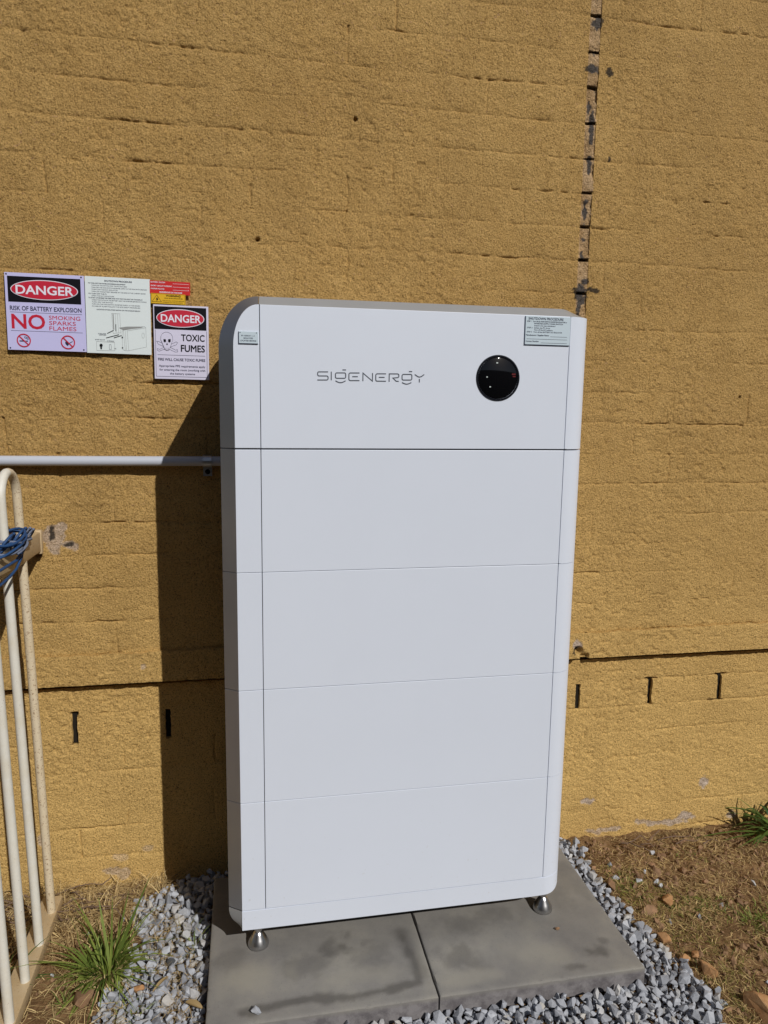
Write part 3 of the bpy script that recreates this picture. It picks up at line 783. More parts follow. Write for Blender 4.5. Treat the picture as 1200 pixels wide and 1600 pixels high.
fr = fr[:seam+1]+[(0.0535, 0.0015, ZT)]+fr[seam+1:]; bk = bk[:seam+1]+[(0.0552, 0.0225, ZTOP)]+bk[seam+1:]
casing(seam+1, len(fr), 'top_casing')
# base
bm = bmesh.new(); add_box(bm, 0.004, XS2, 0.02, DEP-0.004, ZB+0.006, Z0-0.002)
base = cpart('base_unit', bm_mesh('base_unit', bm), M_body)
bm = bmesh.new()
path = [(0.0, 0.0), (0.2, 0), (0.4, 0), (0.6, 0), (0.72, 0)] + corner_curve(18) + [(XR, 0.12), (XR, DEP)]
zl = []
for x, y in path:
    u = max(0.0, (x-0.768)/(XR-0.768)); u = min(u, 1); zl.append(ZB+0.026*(1-math.sqrt(max(0, 1-u*u))))
top = Z0-0.0008
A = [bm.verts.new((x, y, z)) for (x, y), z in zip(path, zl)]; B = [bm.verts.new((x, y, top)) for x, y in path]
inn = [(min(x, XR-0.02), y+0.018 if x < 0.79 else y) for x, y in path]
C = [bm.verts.new((x, max(y, 0.018), z+0.0)) for (x, y), z in zip(inn, zl)]; D = [bm.verts.new((x, max(y, 0.018), top)) for x, y in inn]
for i in range(len(path)-1):
    bm.faces.new((A[i], A[i+1], B[i+1], B[i])); bm.faces.new((A[i], C[i], C[i+1], A[i+1])); bm.faces.new((B[i], B[i+1], D[i+1], D[i]))
bm.faces.new((A[0], B[0], D[0], C[0]))
bmesh.ops.bevel(bm, geom=[e for e in bm.edges if (e.verts[0] in A and e.verts[1] in A) or (e.verts[0] in B and e.verts[1] in B)], offset=0.0009, segments=2, affect='EDGES')
cpart('front_panel', smooth_by_angle(bm_mesh('front_panel', bm), 12), M_white, base)
bm = bmesh.new()
fz = [Z0-0.0008, Z0-0.012] + [ZB+0.0*t for t in ()]
pf, pb_ = [(0.0, Z0-0.0008)], [(-0.0305, Z0-0.0008)]
for t in np.linspace(0, 90, 12):
    s, c = math.sin(math.radians(t)), math.cos(math.radians(t))
    pb_.append((0.0-0.0305*c, ZB+0.003+0.044*(1-s))); pf.append((0.0, ZB+0.002+0.044*(1-s)))
rows = [[bm.verts.new((x, 0.0015, z)) for x, z in pf], [bm.verts.new((x, 0.0225, z)) for x, z in pb_], [bm.verts.new((x, DEP, z)) for x, z in pb_], [bm.verts.new((0.01, DEP, z)) for x, z in pf]]
for a, b in zip(rows[:-1], rows[1:]):
    for i in range(len(a)-1): bm.faces.new((a[i], a[i+1], b[i+1], b[i]))
cpart('side_casing', smooth_by_angle(bm_mesh('side_casing', bm), 30), M_silver2, base)
bm = bmesh.new(); add_box(bm, 0.006, 0.78, 0.019, DEP-0.001, ZB+0.003, ZB+0.006)
cpart('bottom_plate', bm_mesh('bottom_plate', bm), M_body, base)
# feet
foot_me = None
for x, y in ((0.0375, 0.040), (0.770, 0.042), (0.0375, 0.275), (0.770, 0.275)):
    if foot_me is None:
        bm = bmesh.new()
        add_lathe(bm, [(0, 0), (0.0235, 0), (0.0252, 0.0015), (0.0255, 0.005), (0.0236, 0.0115), (0.0185, 0.021), (0.0130, 0.030), (0.0100, 0.036), (0.0085, 0.037), (0, 0.037)], n=36)
        foot_me = smooth_by_angle(bm_mesh('levelling_foot', bm), 50)
        bm = bmesh.new(); add_lathe(bm, [(0, 0.036), (0.0085, 0.036), (0.0092, 0.038), (0.0092, 0.047), (0.0085, 0.049), (0, 0.049)], n=6)
        nut_me = bm_mesh('nut', bm)
        bm = bmesh.new(); add_lathe(bm, [(0.0056, 0.048)] + [(0.0056+(0.0006 if i % 2 else 0), 0.049+0.0015*i) for i in range(18)], n=16)
        stem_me = smooth_by_angle(bm_mesh('stem', bm), 40)
    f = cpart('levelling_foot', foot_me, M_steel)
    f.location = (x, y, 0.0003)
    for nm, me in (('nut', nut_me), ('stem', stem_me)): link(nm, me, M_steel, f)
# display
dsp = None
bm = bmesh.new(); add_lathe(bm, [(0, 0.0012), (0.0445, 0.0012), (0.0460, 0.0002), (0.0462, -0.001)], n=72)
bmesh.ops.rotate(bm, verts=bm.verts, matrix=Matrix.Rotation(math.radians(90), 3, 'X'))
bmesh.ops.translate(bm, verts=bm.verts, vec=(0.580, 0, 1.3625))
dsp = cpart('display', smooth_by_angle(bm_mesh('display', bm), 40), M_black, ctrl)
bm = bmesh.new(); add_lathe(bm, [(0.0462, 0.0004), (0.0470, 0.0020), (0.0502, 0.0020), (0.0512, 0.0008), (0.0513, -0.001)], n=72)
bmesh.ops.rotate(bm, verts=bm.verts, matrix=Matrix.Rotation(math.radians(90), 3, 'X'))
bmesh.ops.translate(bm, verts=bm.verts, vec=(0.580, 0, 1.3625))
cpart('display_ring', smooth_by_angle(bm_mesh('display_ring', bm), 50), M_rim, ctrl)
for dx, dz, s in ((-0.0035, 0.0335, 0.0020), (-0.026, 0.002, 0.0016), (-0.018, -0.0195, 0.0017)):
    bm = bmesh.new(); add_box(bm, 0.580+dx-s, 0.580+dx+s, -0.0019, -0.0012, 1.3625+dz-s*0.7, 1.3625+dz+s*0.7)
    cpart('indicator_mark', bm_mesh('indicator_mark', bm), M_dot, ctrl)
bm = bmesh.new(); add_box(bm, 0.612, 0.621, -0.0019, -0.0012, 1.370, 1.3735); add_box(bm, 0.614, 0.621, -0.0019, -0.0012, 1.3655, 1.368)
cpart('red_mark', bm_mesh('red_mark', bm), M_red_led, ctrl)

# ---------------------------------------------------------------- lettering kit
def text_mesh(s, x, z, wd, ht, y, bold=0.0, align='L'):
    """text fitted to a box: left x, baseline z, width and cap height, in the plane y"""
    fat = bold if ('M' in s or 'W' in s) and bold > 0 else 0      # the built-in M and W close up when offset: thicken by overlaid copies
    cu = bpy.data.curves.new('t', 'FONT'); cu.body = s; cu.size = 1; cu.offset = 0 if fat else bold; cu.resolution_u = 3
    o = bpy.data.objects.new('t', cu); COL.objects.link(o); bpy.context.view_layer.update()
    me = bpy.data.meshes.new_from_object(o.evaluated_get(bpy.context.evaluated_depsgraph_get()))
    bpy.data.objects.remove(o); bpy.data.curves.remove(cu)
    n = len(me.vertices); co = np.empty(n*3); me.vertices.foreach_get('co', co); co = co.reshape(-1, 3)
    mn, mx = co.min(0), co.max(0); has_desc = any(c in s for c in 'gjpqy')
    top_ = mx[1]; sx = wd/(mx[0]-mn[0]); sz = ht/(top_ if top_ > 0.3 else 0.7)
    out = np.stack([x+(co[:, 0]-mn[0])*sx, np.full(n, y), z+co[:, 1]*sz], 1)
    me.vertices.foreach_set('co', out.ravel()); me.update()
    if fat:
        bm = bmesh.new(); q = fat*ht/0.7
        for i, (dx, dz) in enumerate(((0, 0), (q, 0), (-q, 0), (0, q), (0, -q), (q*0.7, q*0.7), (-q*0.7, -q*0.7), (q*0.7, -q*0.7), (-q*0.7, q*0.7))):
            c_ = me.copy(); o2 = out + np.array([dx, -0.000012*i, dz]); c_.vertices.foreach_set('co', o2.ravel()); bm.from_mesh(c_); bpy.data.meshes.remove(c_)
        bpy.data.meshes.remove(me); me = bpy.data.meshes.new('t'); bm.to_mesh(me); bm.free()
    return me
def strokes(paths, wd, y, cap=0.0):
    """ribbons of constant width along x,z polylines"""
    bm = bmesh.new()
    for q, p in enumerate(paths):
        yy = y - 0.00001*q
        pts = [Vector(a) for a in p]; n = len(pts)
        closed = (pts[0]-pts[-1]).length < 1e-7 and n > 3
        if closed: pts = pts[:-1]; n -= 1
        Lf, Rt = [], []
        for i, v in enumerate(pts):
            a = pts[i-1] if (i > 0 or closed) else None; b = pts[(i+1) % n] if (i < n-1 or closed) else None
            if a is None: t = (b-v).normalized(); nn = Vector((-t.y, t.x)); k = 1
            elif b is None: t = (v-a).normalized(); nn = Vector((-t.y, t.x)); k = 1
            else:
                t1 = (v-a).normalized(); t2 = (b-v).normalized(); n1 = Vector((-t1.y, t1.x)); n2 = Vector((-t2.y, t2.x))
                nn = (n1+n2); nn = nn.normalized() if nn.length > 1e-6 else n1; k = min(1/max(nn.dot(n1), 0.4), 2)
            Lf.append(bm.verts.new((v.x+nn.x*wd/2*k, yy, v.y+nn.y*wd/2*k))); Rt.append(bm.verts.new((v.x-nn.x*wd/2*k, yy, v.y-nn.y*wd/2*k)))
        for i in range(n if closed else n-1):
            j = (i+1) % n; bm.faces.new((Rt[i], Rt[j], Lf[j], Lf[i]))
    for f in bm.faces:
        f.normal_update()
        if f.normal.y > 0: f.normal_flip()
    me = bpy.data.meshes.new('strokes'); bm.to_mesh(me); bm.free(); return me
def fills(polys, y):
    bm = bmesh.new()
    for q, p in enumerate(polys):
        f = bm.faces.new([bm.verts.new((a, y-0.00001*q, b)) for a, b in p]); f.normal_update()
        if f.normal.y > 0: f.normal_flip()
    me = bpy.data.meshes.new('fills'); bm.to_mesh(me); bm.free(); return me
def ell(cx, cz, rx, rz, n=40, a0=0, a1=360):
    return [(cx+rx*math.cos(math.radians(a)), cz+rz*math.sin(math.radians(a))) for a in np.linspace(a0, a1, n+1)]
def join_meshes(ms, name):
    bm = bmesh.new()
    for m_ in ms: bm.from_mesh(m_)
    me = bpy.data.meshes.new(name); bm.to_mesh(me); bm.free()
    for m_ in ms: bpy.data.meshes.remove(m_)
    return me

# ---- maker's mark on the controller, drawn as single-line strokes
lx0, lz0, LH = 0.1745, 0, 0.0192
def lg(px, pz):   # pixels of an enlarged view -> panel coordinates
    x = 0.1745 + (px-137)/(1108-137)*(0.4105-0.1745)
    base_ = 1.3495 + (px-137)/971*0.0018; h = LH
    return (x, base_ + (183+ (px-137)*0.0095 - pz)/76.0*h)
def arc(cx, cz, rx, rz, a0, a1, n=6): return [(cx+rx*math.cos(math.radians(a)), cz-rz*math.sin(math.radians(a))) for a in np.linspace(a0, a1, n)]
def P_(*pts): return [lg(a, b) for a, b in pts]
def roundrect(x0, y0, x1, y1, r=10):
    p = arc(x1-r, y0+r, r, r, 0, 90)+arc(x0+r, y0+r, r, r, 90, 180)+arc(x0+r, y1-r, r, r, 180, 270)+arc(x1-r, y1-r, r, r, 270, 360)
    return p+[p[0]]
logo = [P_((235, 112), *arc(155, 122, 12, 10, 90, 180), *arc(155, 134, 12, 12, 180, 270), *arc(222, 158, 13, 12, 90, 0), *arc(222, 168, 13, 12, 0, -90), (140, 180)),
        P_((263, 110), (263, 182)),
        P_(*roundrect(300, 120, 391, 165, 12)), P_((362, 95), (394, 95)), P_(*[(300+i*11.3, 186+16*math.sin(math.pi*i/8)) for i in range(9)]),
        P_((515, 120), *arc(435, 132, 15, 12, 90, 180), *arc(435, 172, 15, 12, 180, 270), (515, 184)), P_((450, 151), (500, 151)),
        P_((546, 188), (546, 120), (632, 188), (632, 120)),
        P_((755, 126), *arc(676, 138, 14, 12, 90, 180), *arc(676, 176, 14, 12, 180, 270), (755, 189)), P_((690, 156), (742, 156)),
        P_((784, 193), (784, 126), *arc(858, 138, 14, 12, 90, 0), *arc(858, 148, 14, 10, 0, -90), (818, 161), (848, 188), (872, 190)),
        P_(*roundrect(902, 130, 992, 178, 12)), P_((964, 106), (994, 106)), P_(*[(902+i*10.8, 199+14*math.sin(math.pi*i/8)) for i in range(9)]),
        P_((1018, 130), (1046, 148), *arc(1062, 138, 20, 14, 230, 310, 5), (1080, 148), (1106, 130)), P_((1062, 168), (1062, 198))]
cpart('logo', strokes(logo, 0.0021, -0.0005), M_logo, ctrl)

# ---- engraved plates on the cabinet
def plate(x0, x1, z0, z1, lines, label):
    root = cpart('label_plate', None, None) if False else None
    bm = bmesh.new(); add_box(bm, x0, x1, -0.0022, -0.0002, z0, z1, 0.0003)
    o = cpart('label_plate', bm_mesh('label_plate', bm), M_plate); o['label'] = label
    ms = [text_mesh(s, a, b, wd, h, -0.0025, bold) for s, a, b, wd, h, bold in lines]
    return o, ms
o, ms = plate(0.6385, 0.7465, 1.4375, 1.5005, [
    ('SHUTDOWN PROCEDURE', 0.646, 1.4925, 0.083, 0.0052, 0.012),
    ('STEP 1   Turn off the MAIN SWITCH INVERTER ISOLATOR in', 0.643, 1.4875, 0.094, 0.0028, 0.01), ('INVERTER SUPPLY MAIN SWITCH', 0.660, 1.4830, 0.068, 0.0028, 0.01),
    ('located in the main switchboard', 0.660, 1.4785, 0.050, 0.0028, 0.01), ('STEP 2   Isolate the PV Array', 0.643, 1.4737, 0.055, 0.0028, 0.01), ('Turn off the DC Isolators', 0.660, 1.4692, 0.044, 0.0028, 0.01),
    ('STEP 3   Turn off the BATTERY DC ISOLATOR', 0.643, 1.4646, 0.084, 0.0028, 0.01), ('Manufacturer / Supplier Name', 0.6415, 1.4575, 0.054, 0.0032, 0.012), ('Contact Number', 0.6415, 1.4440, 0.031, 0.0032, 0.012)],
    'pale blue engraved shutdown procedure plate, top right')
ms.append(strokes([[(0.699, 1.4565), (0.7395, 1.4565)], [(0.643, 1.4505), (0.7395, 1.4505)], [(0.677, 1.4425), (0.7395, 1.4425)]], 0.0006, -0.0025))
ms.append(strokes([[(0.6390, 1.5), (0.6390, 1.438), (0.746, 1.438)]], 0.0012, -0.00251))
cpart('lettering', join_meshes(ms, 'lettering'), M_ink2, o)
o, ms = plate(0.011, 0.0515, 1.4215, 1.4465, [('PV ARRAY 1, 2', 0.017, 1.4365, 0.027, 0.0028, 0.012), ('ISOLATORS', 0.0215, 1.4315, 0.019, 0.0028, 0.012), ('LOCATED BEHIND', 0.0145, 1.4264, 0.033, 0.0028, 0.012)],
    'small pale plate on the left strip')
ms.append(fills([ell(0.0145, 1.4440, 0.0012, 0.0009, 10)[:-1], ell(0.048, 1.4440, 0.0012, 0.0009, 10)[:-1]], -0.0025))
ms.append(strokes([[(0.0115, 1.446), (0.0115, 1.422), (0.051, 1.422)]], 0.0011, -0.00251))
cpart('lettering', join_meshes(ms, 'lettering'), M_ink2, o)

# ================================================================== WALL SIGNS
WY = 0.4045    # front of the high spots of the render coat
def sign(name, label, x, ztop_, wd, ht, mt, th=0.003, rot=0.0, y=WY, bulge=0.0):
    r = empty(name, (x, y, ztop_), (0, rot, 0)); tag(r, label, 'sign', 'warning signs on the ochre wall')
    bm = bmesh.new(); add_box(bm, 0, wd, -th, 0.0, -ht, 0, 0.0004)
    link('sign_panel', bm_mesh('sign_panel', bm), mt, r)
    r['_w'] = wd; r['_h'] = ht; r['_t'] = th
    W_, H_ = wd, ht
    class S: pass
    s = S(); s.root = r; s.k = 0
    def yy(layer): return -th-0.0004*layer
    def add(nm, me, mt_, lab=None):
        o = link(nm, me, mt_, r)
        if lab: o['label'] = lab
        return o
    def txt(nm, st, u0, u1, v0, v1, mt_, layer=1, bold=0.0, lab=None):
        return add(nm, text_mesh(st, u0*W_, -v1*H_, (u1-u0)*W_, (v1-v0)*H_, yy(layer), bold), mt_, lab)
    s.W, s.H, s.yy, s.add, s.txt = W_, H_, yy, add, txt
    s.p = lambda pts: [(u*W_, -v*H_) for u, v in pts]
    for k in ('_w', '_h', '_t'): del r[k]
    return s
def txt_many(s, nm, rows, mt_, layer=1):
    ms = [text_mesh(st, u0*s.W, -v1*s.H, (u1-u0)*s.W, (v1-v0)*s.H, s.yy(layer), b) for st, u0, u1, v0, v1, b in rows]
    return s.add(nm, join_meshes(ms, nm), mt_)
def danger_head(s, u0, u1, v0, v1, rx, ry, tu0, tu1, tv0, tv1):
    cu, cv = (u0+u1)/2, (v0+v1)/2
    s.add('black_panel', fills([s.p([(u0, v0), (u1, v0), (u1, v1), (u0, v1)])], s.yy(1)), M_ink)
    s.add('oval_border', fills([ell(cu*s.W, -cv*s.H, rx*s.W, ry*s.H, 60)[:-1]], s.yy(2)), M_paper)
    s.add('red_oval', fills([ell(cu*s.W, -cv*s.H, rx*s.W-0.0018, ry*s.H-0.0018, 60)[:-1]], s.yy(3)), M_red)
    s.txt('danger_word', 'DANGER', tu0, tu1, tv0, tv1, M_paper, 4, 0.02)
def prohibition(s, cu, cv, r):
    cx_, cz_ = cu*s.W, -cv*s.H; R = r*s.W
    a = R*0.68
    s.add('prohibition_circle', join_meshes([strokes([ell(cx_, cz_, R, R, 36)], R*0.17, s.yy(3)), strokes([[(cx_-a, cz_+a), (cx_+a, cz_-a)]], R*0.17, s.yy(3)-0.00005)], 'c'), M_red)
    return cx_, cz_, R

s = sign('danger_sign', 'large lilac DANGER sign reading no smoking sparks flames, leftmost on the wall', -0.5505, 1.6075, 0.1835, 0.1855, M_lav, rot=math.radians(0.3))
danger_head(s, 0.035, 0.955, 0.045, 0.375, 0.425, 0.128, 0.135, 0.865, 0.155, 0.268)
s.txt('risk_line', 'RISK OF BATTERY EXPLOSION', 0.05, 0.955, 0.425, 0.482, M_ink2, bold=0.016)
s.add('rule', strokes([s.p([(0.05, 0.507), (0.96, 0.507)]), s.p([(0.05, 0.748), (0.96, 0.748)])], 0.0007, s.yy(1)), M_ink2)
s.txt('no_word', 'NO', 0.062, 0.485, 0.528, 0.715, M_red, bold=0.02)
for st, u1, v in (('SMOKING', 0.935, 0.588), ('SPARKS', 0.875, 0.658), ('FLAMES', 0.88, 0.728)):
    s.txt('hazard_word', st, 0.535, u1, v-0.052, v, M_red, bold=0.0)
cx_, cz_, R = prohibition(s, 0.205, 0.872, 0.082)
s.add('cigarette', join_meshes([fills([[(cx_-R*0.68, cz_-R*0.2), (cx_+R*0.25, cz_-R*0.2), (cx_+R*0.25, cz_-R*0.02), (cx_-R*0.68, cz_-R*0.02)], [(cx_+R*0.32, cz_-R*0.2), (cx_+R*0.6, cz_-R*0.2), (cx_+R*0.6, cz_-R*0.02), (cx_+R*0.32, cz_-R*0.02)]], s.yy(1)),
    strokes([[(cx_+R*0.55, cz_+R*0.1), (cx_+R*0.5, cz_+R*0.3), (cx_+R*0.15, cz_+R*0.4), (cx_+R*0.1, cz_+R*0.65)], [(cx_+R*0.7, cz_+R*0.1), (cx_+R*0.65, cz_+R*0.42), (cx_+R*0.35, cz_+R*0.5), (cx_+R*0.3, cz_+R*0.7)]], R*0.08, s.yy(1))], 'c'), M_ink2)
cx_, cz_, R = prohibition(s, 0.765, 0.878, 0.085)
s.add('match_flame', join_meshes([fills([[(cx_-R*0.05, cz_-R*0.6), (cx_+R*0.1, cz_-R*0.35), (cx_-R*0.05, cz_), (cx_-R*0.3, cz_+R*0.25), (cx_-R*0.45, cz_-R*0.1), (cx_-R*0.3, cz_-R*0.4)]], s.yy(1)),
    strokes([[(cx_+R*0.1, cz_-R*0.2), (cx_+R*0.7, cz_+R*0.15)]], R*0.1, s.yy(1)-0.0001)], 'f'), M_ink2)
for u, v in ((0.025, 0.022), (0.965, 0.022), (0.03, 0.975), (0.965, 0.972)):
    bm = bmesh.new(); add_lathe(bm, [(0, 0.0014), (0.0012, 0.0012), (0.0020, 0.0003), (0.0020, -0.001)], n=12)
    bmesh.ops.rotate(bm, verts=bm.verts, matrix=Matrix.Rotation(math.radians(90), 3, 'X')); bmesh.ops.translate(bm, verts=bm.verts, vec=(u*s.W, -s.yy(0)*-1, -v*s.H))
    link('screw', bm_mesh('screw', bm, True), M_ink2, s.root)

s = sign('instruction_sign', 'white shutdown procedure sign with small print and a line drawing, between the two DANGER signs', -0.3655, 1.6070, 0.1560, 0.1875, M_card, rot=math.radians(0.5), y=WY+0.0012)
rows = [('SHUTDOWN PROCEDURE', 0.30, 0.72, 0.040, 0.060, 0.02)]
R_ = [(.05, .62, 'TO TURN OFF THE POWER CONVERSION EQUIPMENT', 1), (.10, .64, 'TURN OFF THE SWITCH FOR THE PV AND BESS', 0), (.10, .95, 'TURN OFF THE MAIN SWITCH INVERTER SUPPLY IN THE MAIN SWITCHBOARD', 0), (.10, .50, 'TURN OFF THE DC ISOLATOR', 0), (.10, .93, 'TURN OFF THE BATTERY BREAKER AT THE SIDE OF THE CABINET DOOR', 0),
      (.05, .33, 'TO TURN OFF THE PV', 1), (.10, .44, 'OPEN THE DC ISOLATORS', 0), (.05, .88, 'TO START UP REVERSE THE STEPS AND WAIT FOR THE LIGHT ON THE DISPLAY', 1), (.10, .94, 'CHECK THE STATUS OF THE BATTERY AND THE INVERTER BEFORE SWITCHING', 0), (.10, .42, 'TURN ON THE SWITCH', 0), (.10, .84, 'TURN ON THE MAIN SWITCH INVERTER SUPPLY AT THE BOARD', 0), (.10, .84, 'IN CASE OF ALARM FOLLOW THE SITE SAFETY PROCEDURE', 0), (.17, .84, 'LOCATION OF ISOLATORS SHOWN ON THE DIAGRAM BELOW', 1)]
vv = [0.088, 0.115, 0.142, 0.168, 0.195, 0.223, 0.250, 0.276, 0.303, 0.330, 0.357, 0.384, 0.425]
rows += [(t, a, b, v-0.007, v+0.007, 0.015 if k else 0.0) for (a, b, t, k), v in zip(R_, vv)]
txt_many(s, 'instruction_text', rows, M_ink2)
rows = [('DC ISOLATORS', 0.18, 0.30, 0.735, 0.748, 0.02), ('SWITCH', 0.20, 0.30, 0.752, 0.765, 0.02), ('BATTERY ISOLATOR', 0.13, 0.28, 0.815, 0.828, 0.01), ('AC TERMINALS', 0.31, 0.42, 0.828, 0.84, 0.01), ('ON', 0.42, 0.45, 0.925, 0.94, 0.01)]
txt_many(s, 'diagram_caption', rows, M_ink2)
p = s.p
s.add('diagram_shade', fills([p([(0.50, 0.655), (0.62, 0.635), (0.90, 0.625), (0.84, 0.645), (0.68, 0.665), (0.57, 0.685)]), p([(0.41, 0.475), (0.415, 0.68), (0.43, 0.68), (0.425, 0.478)])], s.yy(1)), M_cardgrey)
s.add('diagram_lines', strokes([p([(0.395, 0.47), (0.41, 0.73), (0.53, 0.72), (0.52, 0.47), (0.395, 0.47)]), p([(0.45, 0.475), (0.46, 0.72)]), p([(0.485, 0.475), (0.495, 0.72)]),
    p([(0.55, 0.70), (0.55, 0.935), (0.575, 0.95), (0.64, 0.955), (0.925, 0.895), (0.92, 0.64), (0.90, 0.625), (0.57, 0.685), (0.55, 0.70)]), p([(0.57, 0.685), (0.59, 0.945)]), p([(0.63, 0.69), (0.645, 0.95)]), p([(0.60, 0.69), (0.61, 0.945)]),
    p([(0.63, 0.69), (0.92, 0.64)]), [(a, b) for a, b in ell(0.875*s.W, -0.745*s.H, 0.020*s.W, 0.035*s.H, 16)],
    p([(0.15, 0.845), (0.15, 0.965), (0.43, 0.96), (0.43, 0.85), (0.15, 0.845)])], 0.0005, s.yy(1)), M_cardgrey)
s.add('diagram_pointer', join_meshes([strokes([p([(0.32, 0.735), (0.42, 0.69)]), p([(0.30, 0.795), (0.50, 0.745)]), p([(0.42, 0.79), (0.54, 0.755)]), p([(0.455, 0.61), (0.455, 0.70)])], 0.0016, s.yy(2)),
    fills([[(a, b) for a, b in ell(0.22*s.W, -0.895*s.H, 0.025*s.W, 0.022*s.H, 12)[:-1]], p([(0.205, 0.92), (0.235, 0.92), (0.23, 0.945), (0.21, 0.945)]), p([(0.54, 0.77), (0.56, 0.77), (0.56, 0.79), (0.54, 0.79)]), p([(0.54, 0.91), (0.56, 0.91), (0.56, 0.925), (0.54, 0.925)])], s.yy(2)-0.0001)], 'p'), M_ink)
s.add('plug_drawing', strokes([p([(0.35, 0.88), (0.37, 0.88), (0.375, 0.90), (0.375, 0.945), (0.345, 0.945), (0.345, 0.90), (0.35, 0.88)])], 0.0006, s.yy(1)), M_ink2)

s = sign('red_label', 'small red plastic label with white lettering, top right of the wall signs', -0.2105, 1.6035, 0.0995, 0.0325, M_red2, rot=math.radians(0.8), y=WY+0.001)
txt_many(s, 'lettering', [('BATTERY SYSTEM', 0.03, 0.38, 0.07, 0.17, 0.02), ('SHORT CIRCUIT CURRENT', 0.03, 0.55, 0.33, 0.43, 0.02), ('MAXIMUM VOLTAGE', 0.03, 0.36, 0.56, 0.66, 0.02), ('HAZARDOUS DC VOLTAGE', 0.24, 0.80, 0.79, 0.90, 0.03), ('A', 0.945, 0.97, 0.36, 0.45, 0.02), ('V', 0.945, 0.97, 0.59, 0.68, 0.02)], M_paper)
s.add('rule', strokes([s.p([(0.57, 0.17), (0.97, 0.17)]), s.p([(0.57, 0.42), (0.94, 0.42)]), s.p([(0.57, 0.65), (0.94, 0.65)])], 0.0006, s.yy(1)), M_paper)
s = sign('yellow_label', 'small yellow WARNING label with a hazard triangle, under the red label', -0.2085, 1.5725, 0.0850, 0.0260, M_yel, rot=math.radians(0.8), y=WY+0.0005)
txt_many(s, 'lettering', [('WARNING', 0.44, 0.86, 0.10, 0.28, 0.03), ('DUAL OR MULTIPLE SUPPLIES', 0.40, 0.92, 0.38, 0.47, 0.01), ('ISOLATE ALL SUPPLIES BEFORE', 0.34, 0.96, 0.62, 0.70, 0.0), ('WORKING ON THIS EQUIPMENT', 0.34, 0.93, 0.78, 0.86, 0.0)], M_ink)
s.add('hazard_triangle', join_meshes([strokes([s.p([(0.175, 0.16), (0.31, 0.80), (0.04, 0.80), (0.175, 0.16)])], 0.0008, s.yy(1)), fills([s.p([(0.185, 0.35), (0.20, 0.52), (0.225, 0.52), (0.17, 0.76), (0.175, 0.58), (0.15, 0.58)])], s.yy(2)), strokes([s.p([(0.02, 0.04), (0.98, 0.04), (0.98, 0.96), (0.02, 0.96), (0.02, 0.04)])], 0.0004, s.yy(1))], 't'), M_ink)

s = sign('toxic_fumes_sign', 'lilac DANGER sign with skull reading toxic fumes, its corner in the cabinet shadow', -0.2035, 1.5445, 0.1365, 0.1860, M_lav2, rot=math.radians(0.4))
danger_head(s, 0.018, 0.962, 0.022, 0.325, 0.435, 0.122, 0.135, 0.865, 0.125, 0.225)
s.txt('toxic_word', 'TOXIC', 0.495, 0.925, 0.385, 0.475, M_ink, bold=0.02)
s.txt('fumes_word', 'FUMES', 0.49, 0.925, 0.530, 0.620, M_ink, bold=0.022)
s.add('border', strokes([s.p([(0.03, 0.335), (0.03, 0.965), (0.965, 0.965), (0.965, 0.335)]), s.p([(0.06, 0.672), (0.93, 0.672)])], 0.0008, s.yy(1)), M_ink2)
s.txt('fire_line', 'FIRE WILL CAUSE TOXIC FUMES', 0.07, 0.93, 0.715, 0.750, M_ink2, bold=0.018)
txt_many(s, 'small_print', [('Appropriate PPE requirements apply', 0.08, 0.93, 0.806, 0.834, 0.012), ('for entering the room (working with', 0.09, 0.93, 0.858, 0.886, 0.012), ('the battery systems', 0.28, 0.74, 0.910, 0.936, 0.012)], M_ink2)
def sk(pts): return [(u*s.W, -v*s.H) for u, v in pts]
skull = sk([(0.15, 0.51), (0.125, 0.47), (0.13, 0.42), (0.16, 0.385), (0.21, 0.365), (0.26, 0.365), (0.31, 0.385), (0.34, 0.42), (0.345, 0.47), (0.32, 0.51), (0.31, 0.54), (0.295, 0.565), (0.28, 0.60), (0.235, 0.61), (0.195, 0.60), (0.18, 0.565), (0.165, 0.54), (0.15, 0.51)])
bones = [sk([(0.07, 0.52), (0.05, 0.49), (0.09, 0.495), (0.40, 0.605), (0.42, 0.59), (0.43, 0.625), (0.385, 0.63), (0.08, 0.53), (0.07, 0.52)]), sk([(0.40, 0.49), (0.43, 0.50), (0.405, 0.53), (0.09, 0.625), (0.055, 0.61), (0.06, 0.59), (0.10, 0.60), (0.38, 0.50), (0.40, 0.49)])]
s.add('crossbones', strokes(bones, 0.0007, s.yy(1)), M_ink2)
s.add('skull', fills([skull[:-1]], s.yy(2)), M_lav2)
s.add('skull_outline', join_meshes([strokes([skull, sk([(0.205, 0.575), (0.205, 0.60)]), sk([(0.235, 0.575), (0.235, 0.605)]), sk([(0.262, 0.575), (0.262, 0.60)])], 0.0006, s.yy(3)),
    fills([sk([(0.175, 0.46), (0.215, 0.46), (0.222, 0.49), (0.20, 0.505), (0.175, 0.49)]), sk([(0.26, 0.46), (0.305, 0.455), (0.305, 0.49), (0.28, 0.505), (0.258, 0.49)]), sk([(0.237, 0.505), (0.253, 0.535), (0.222, 0.535)])], s.yy(3)-0.0001)], 'o'), M_ink)

# ================================================================== CONDUIT
cond = empty('conduit_pipe', (-0.3, 0.388, 1.146)); tag(cond, 'pale grey plastic conduit pipe running along the wall behind the cabinet', 'pipe')
CI = Matrix.Translation(cond.location).inverted()
bm = bmesh.new(); add_tube(bm, [(-3.0, 0.389, 1.153), (-1.0, 0.389, 1.149), (-0.3, 0.389, 1.147), (0.30, 0.389, 1.146)], 0.0128, 24)
o = link('pipe', smooth_by_angle(bm_mesh('pipe', bm), 40), M_pvc, cond); o.matrix_parent_inverse = CI
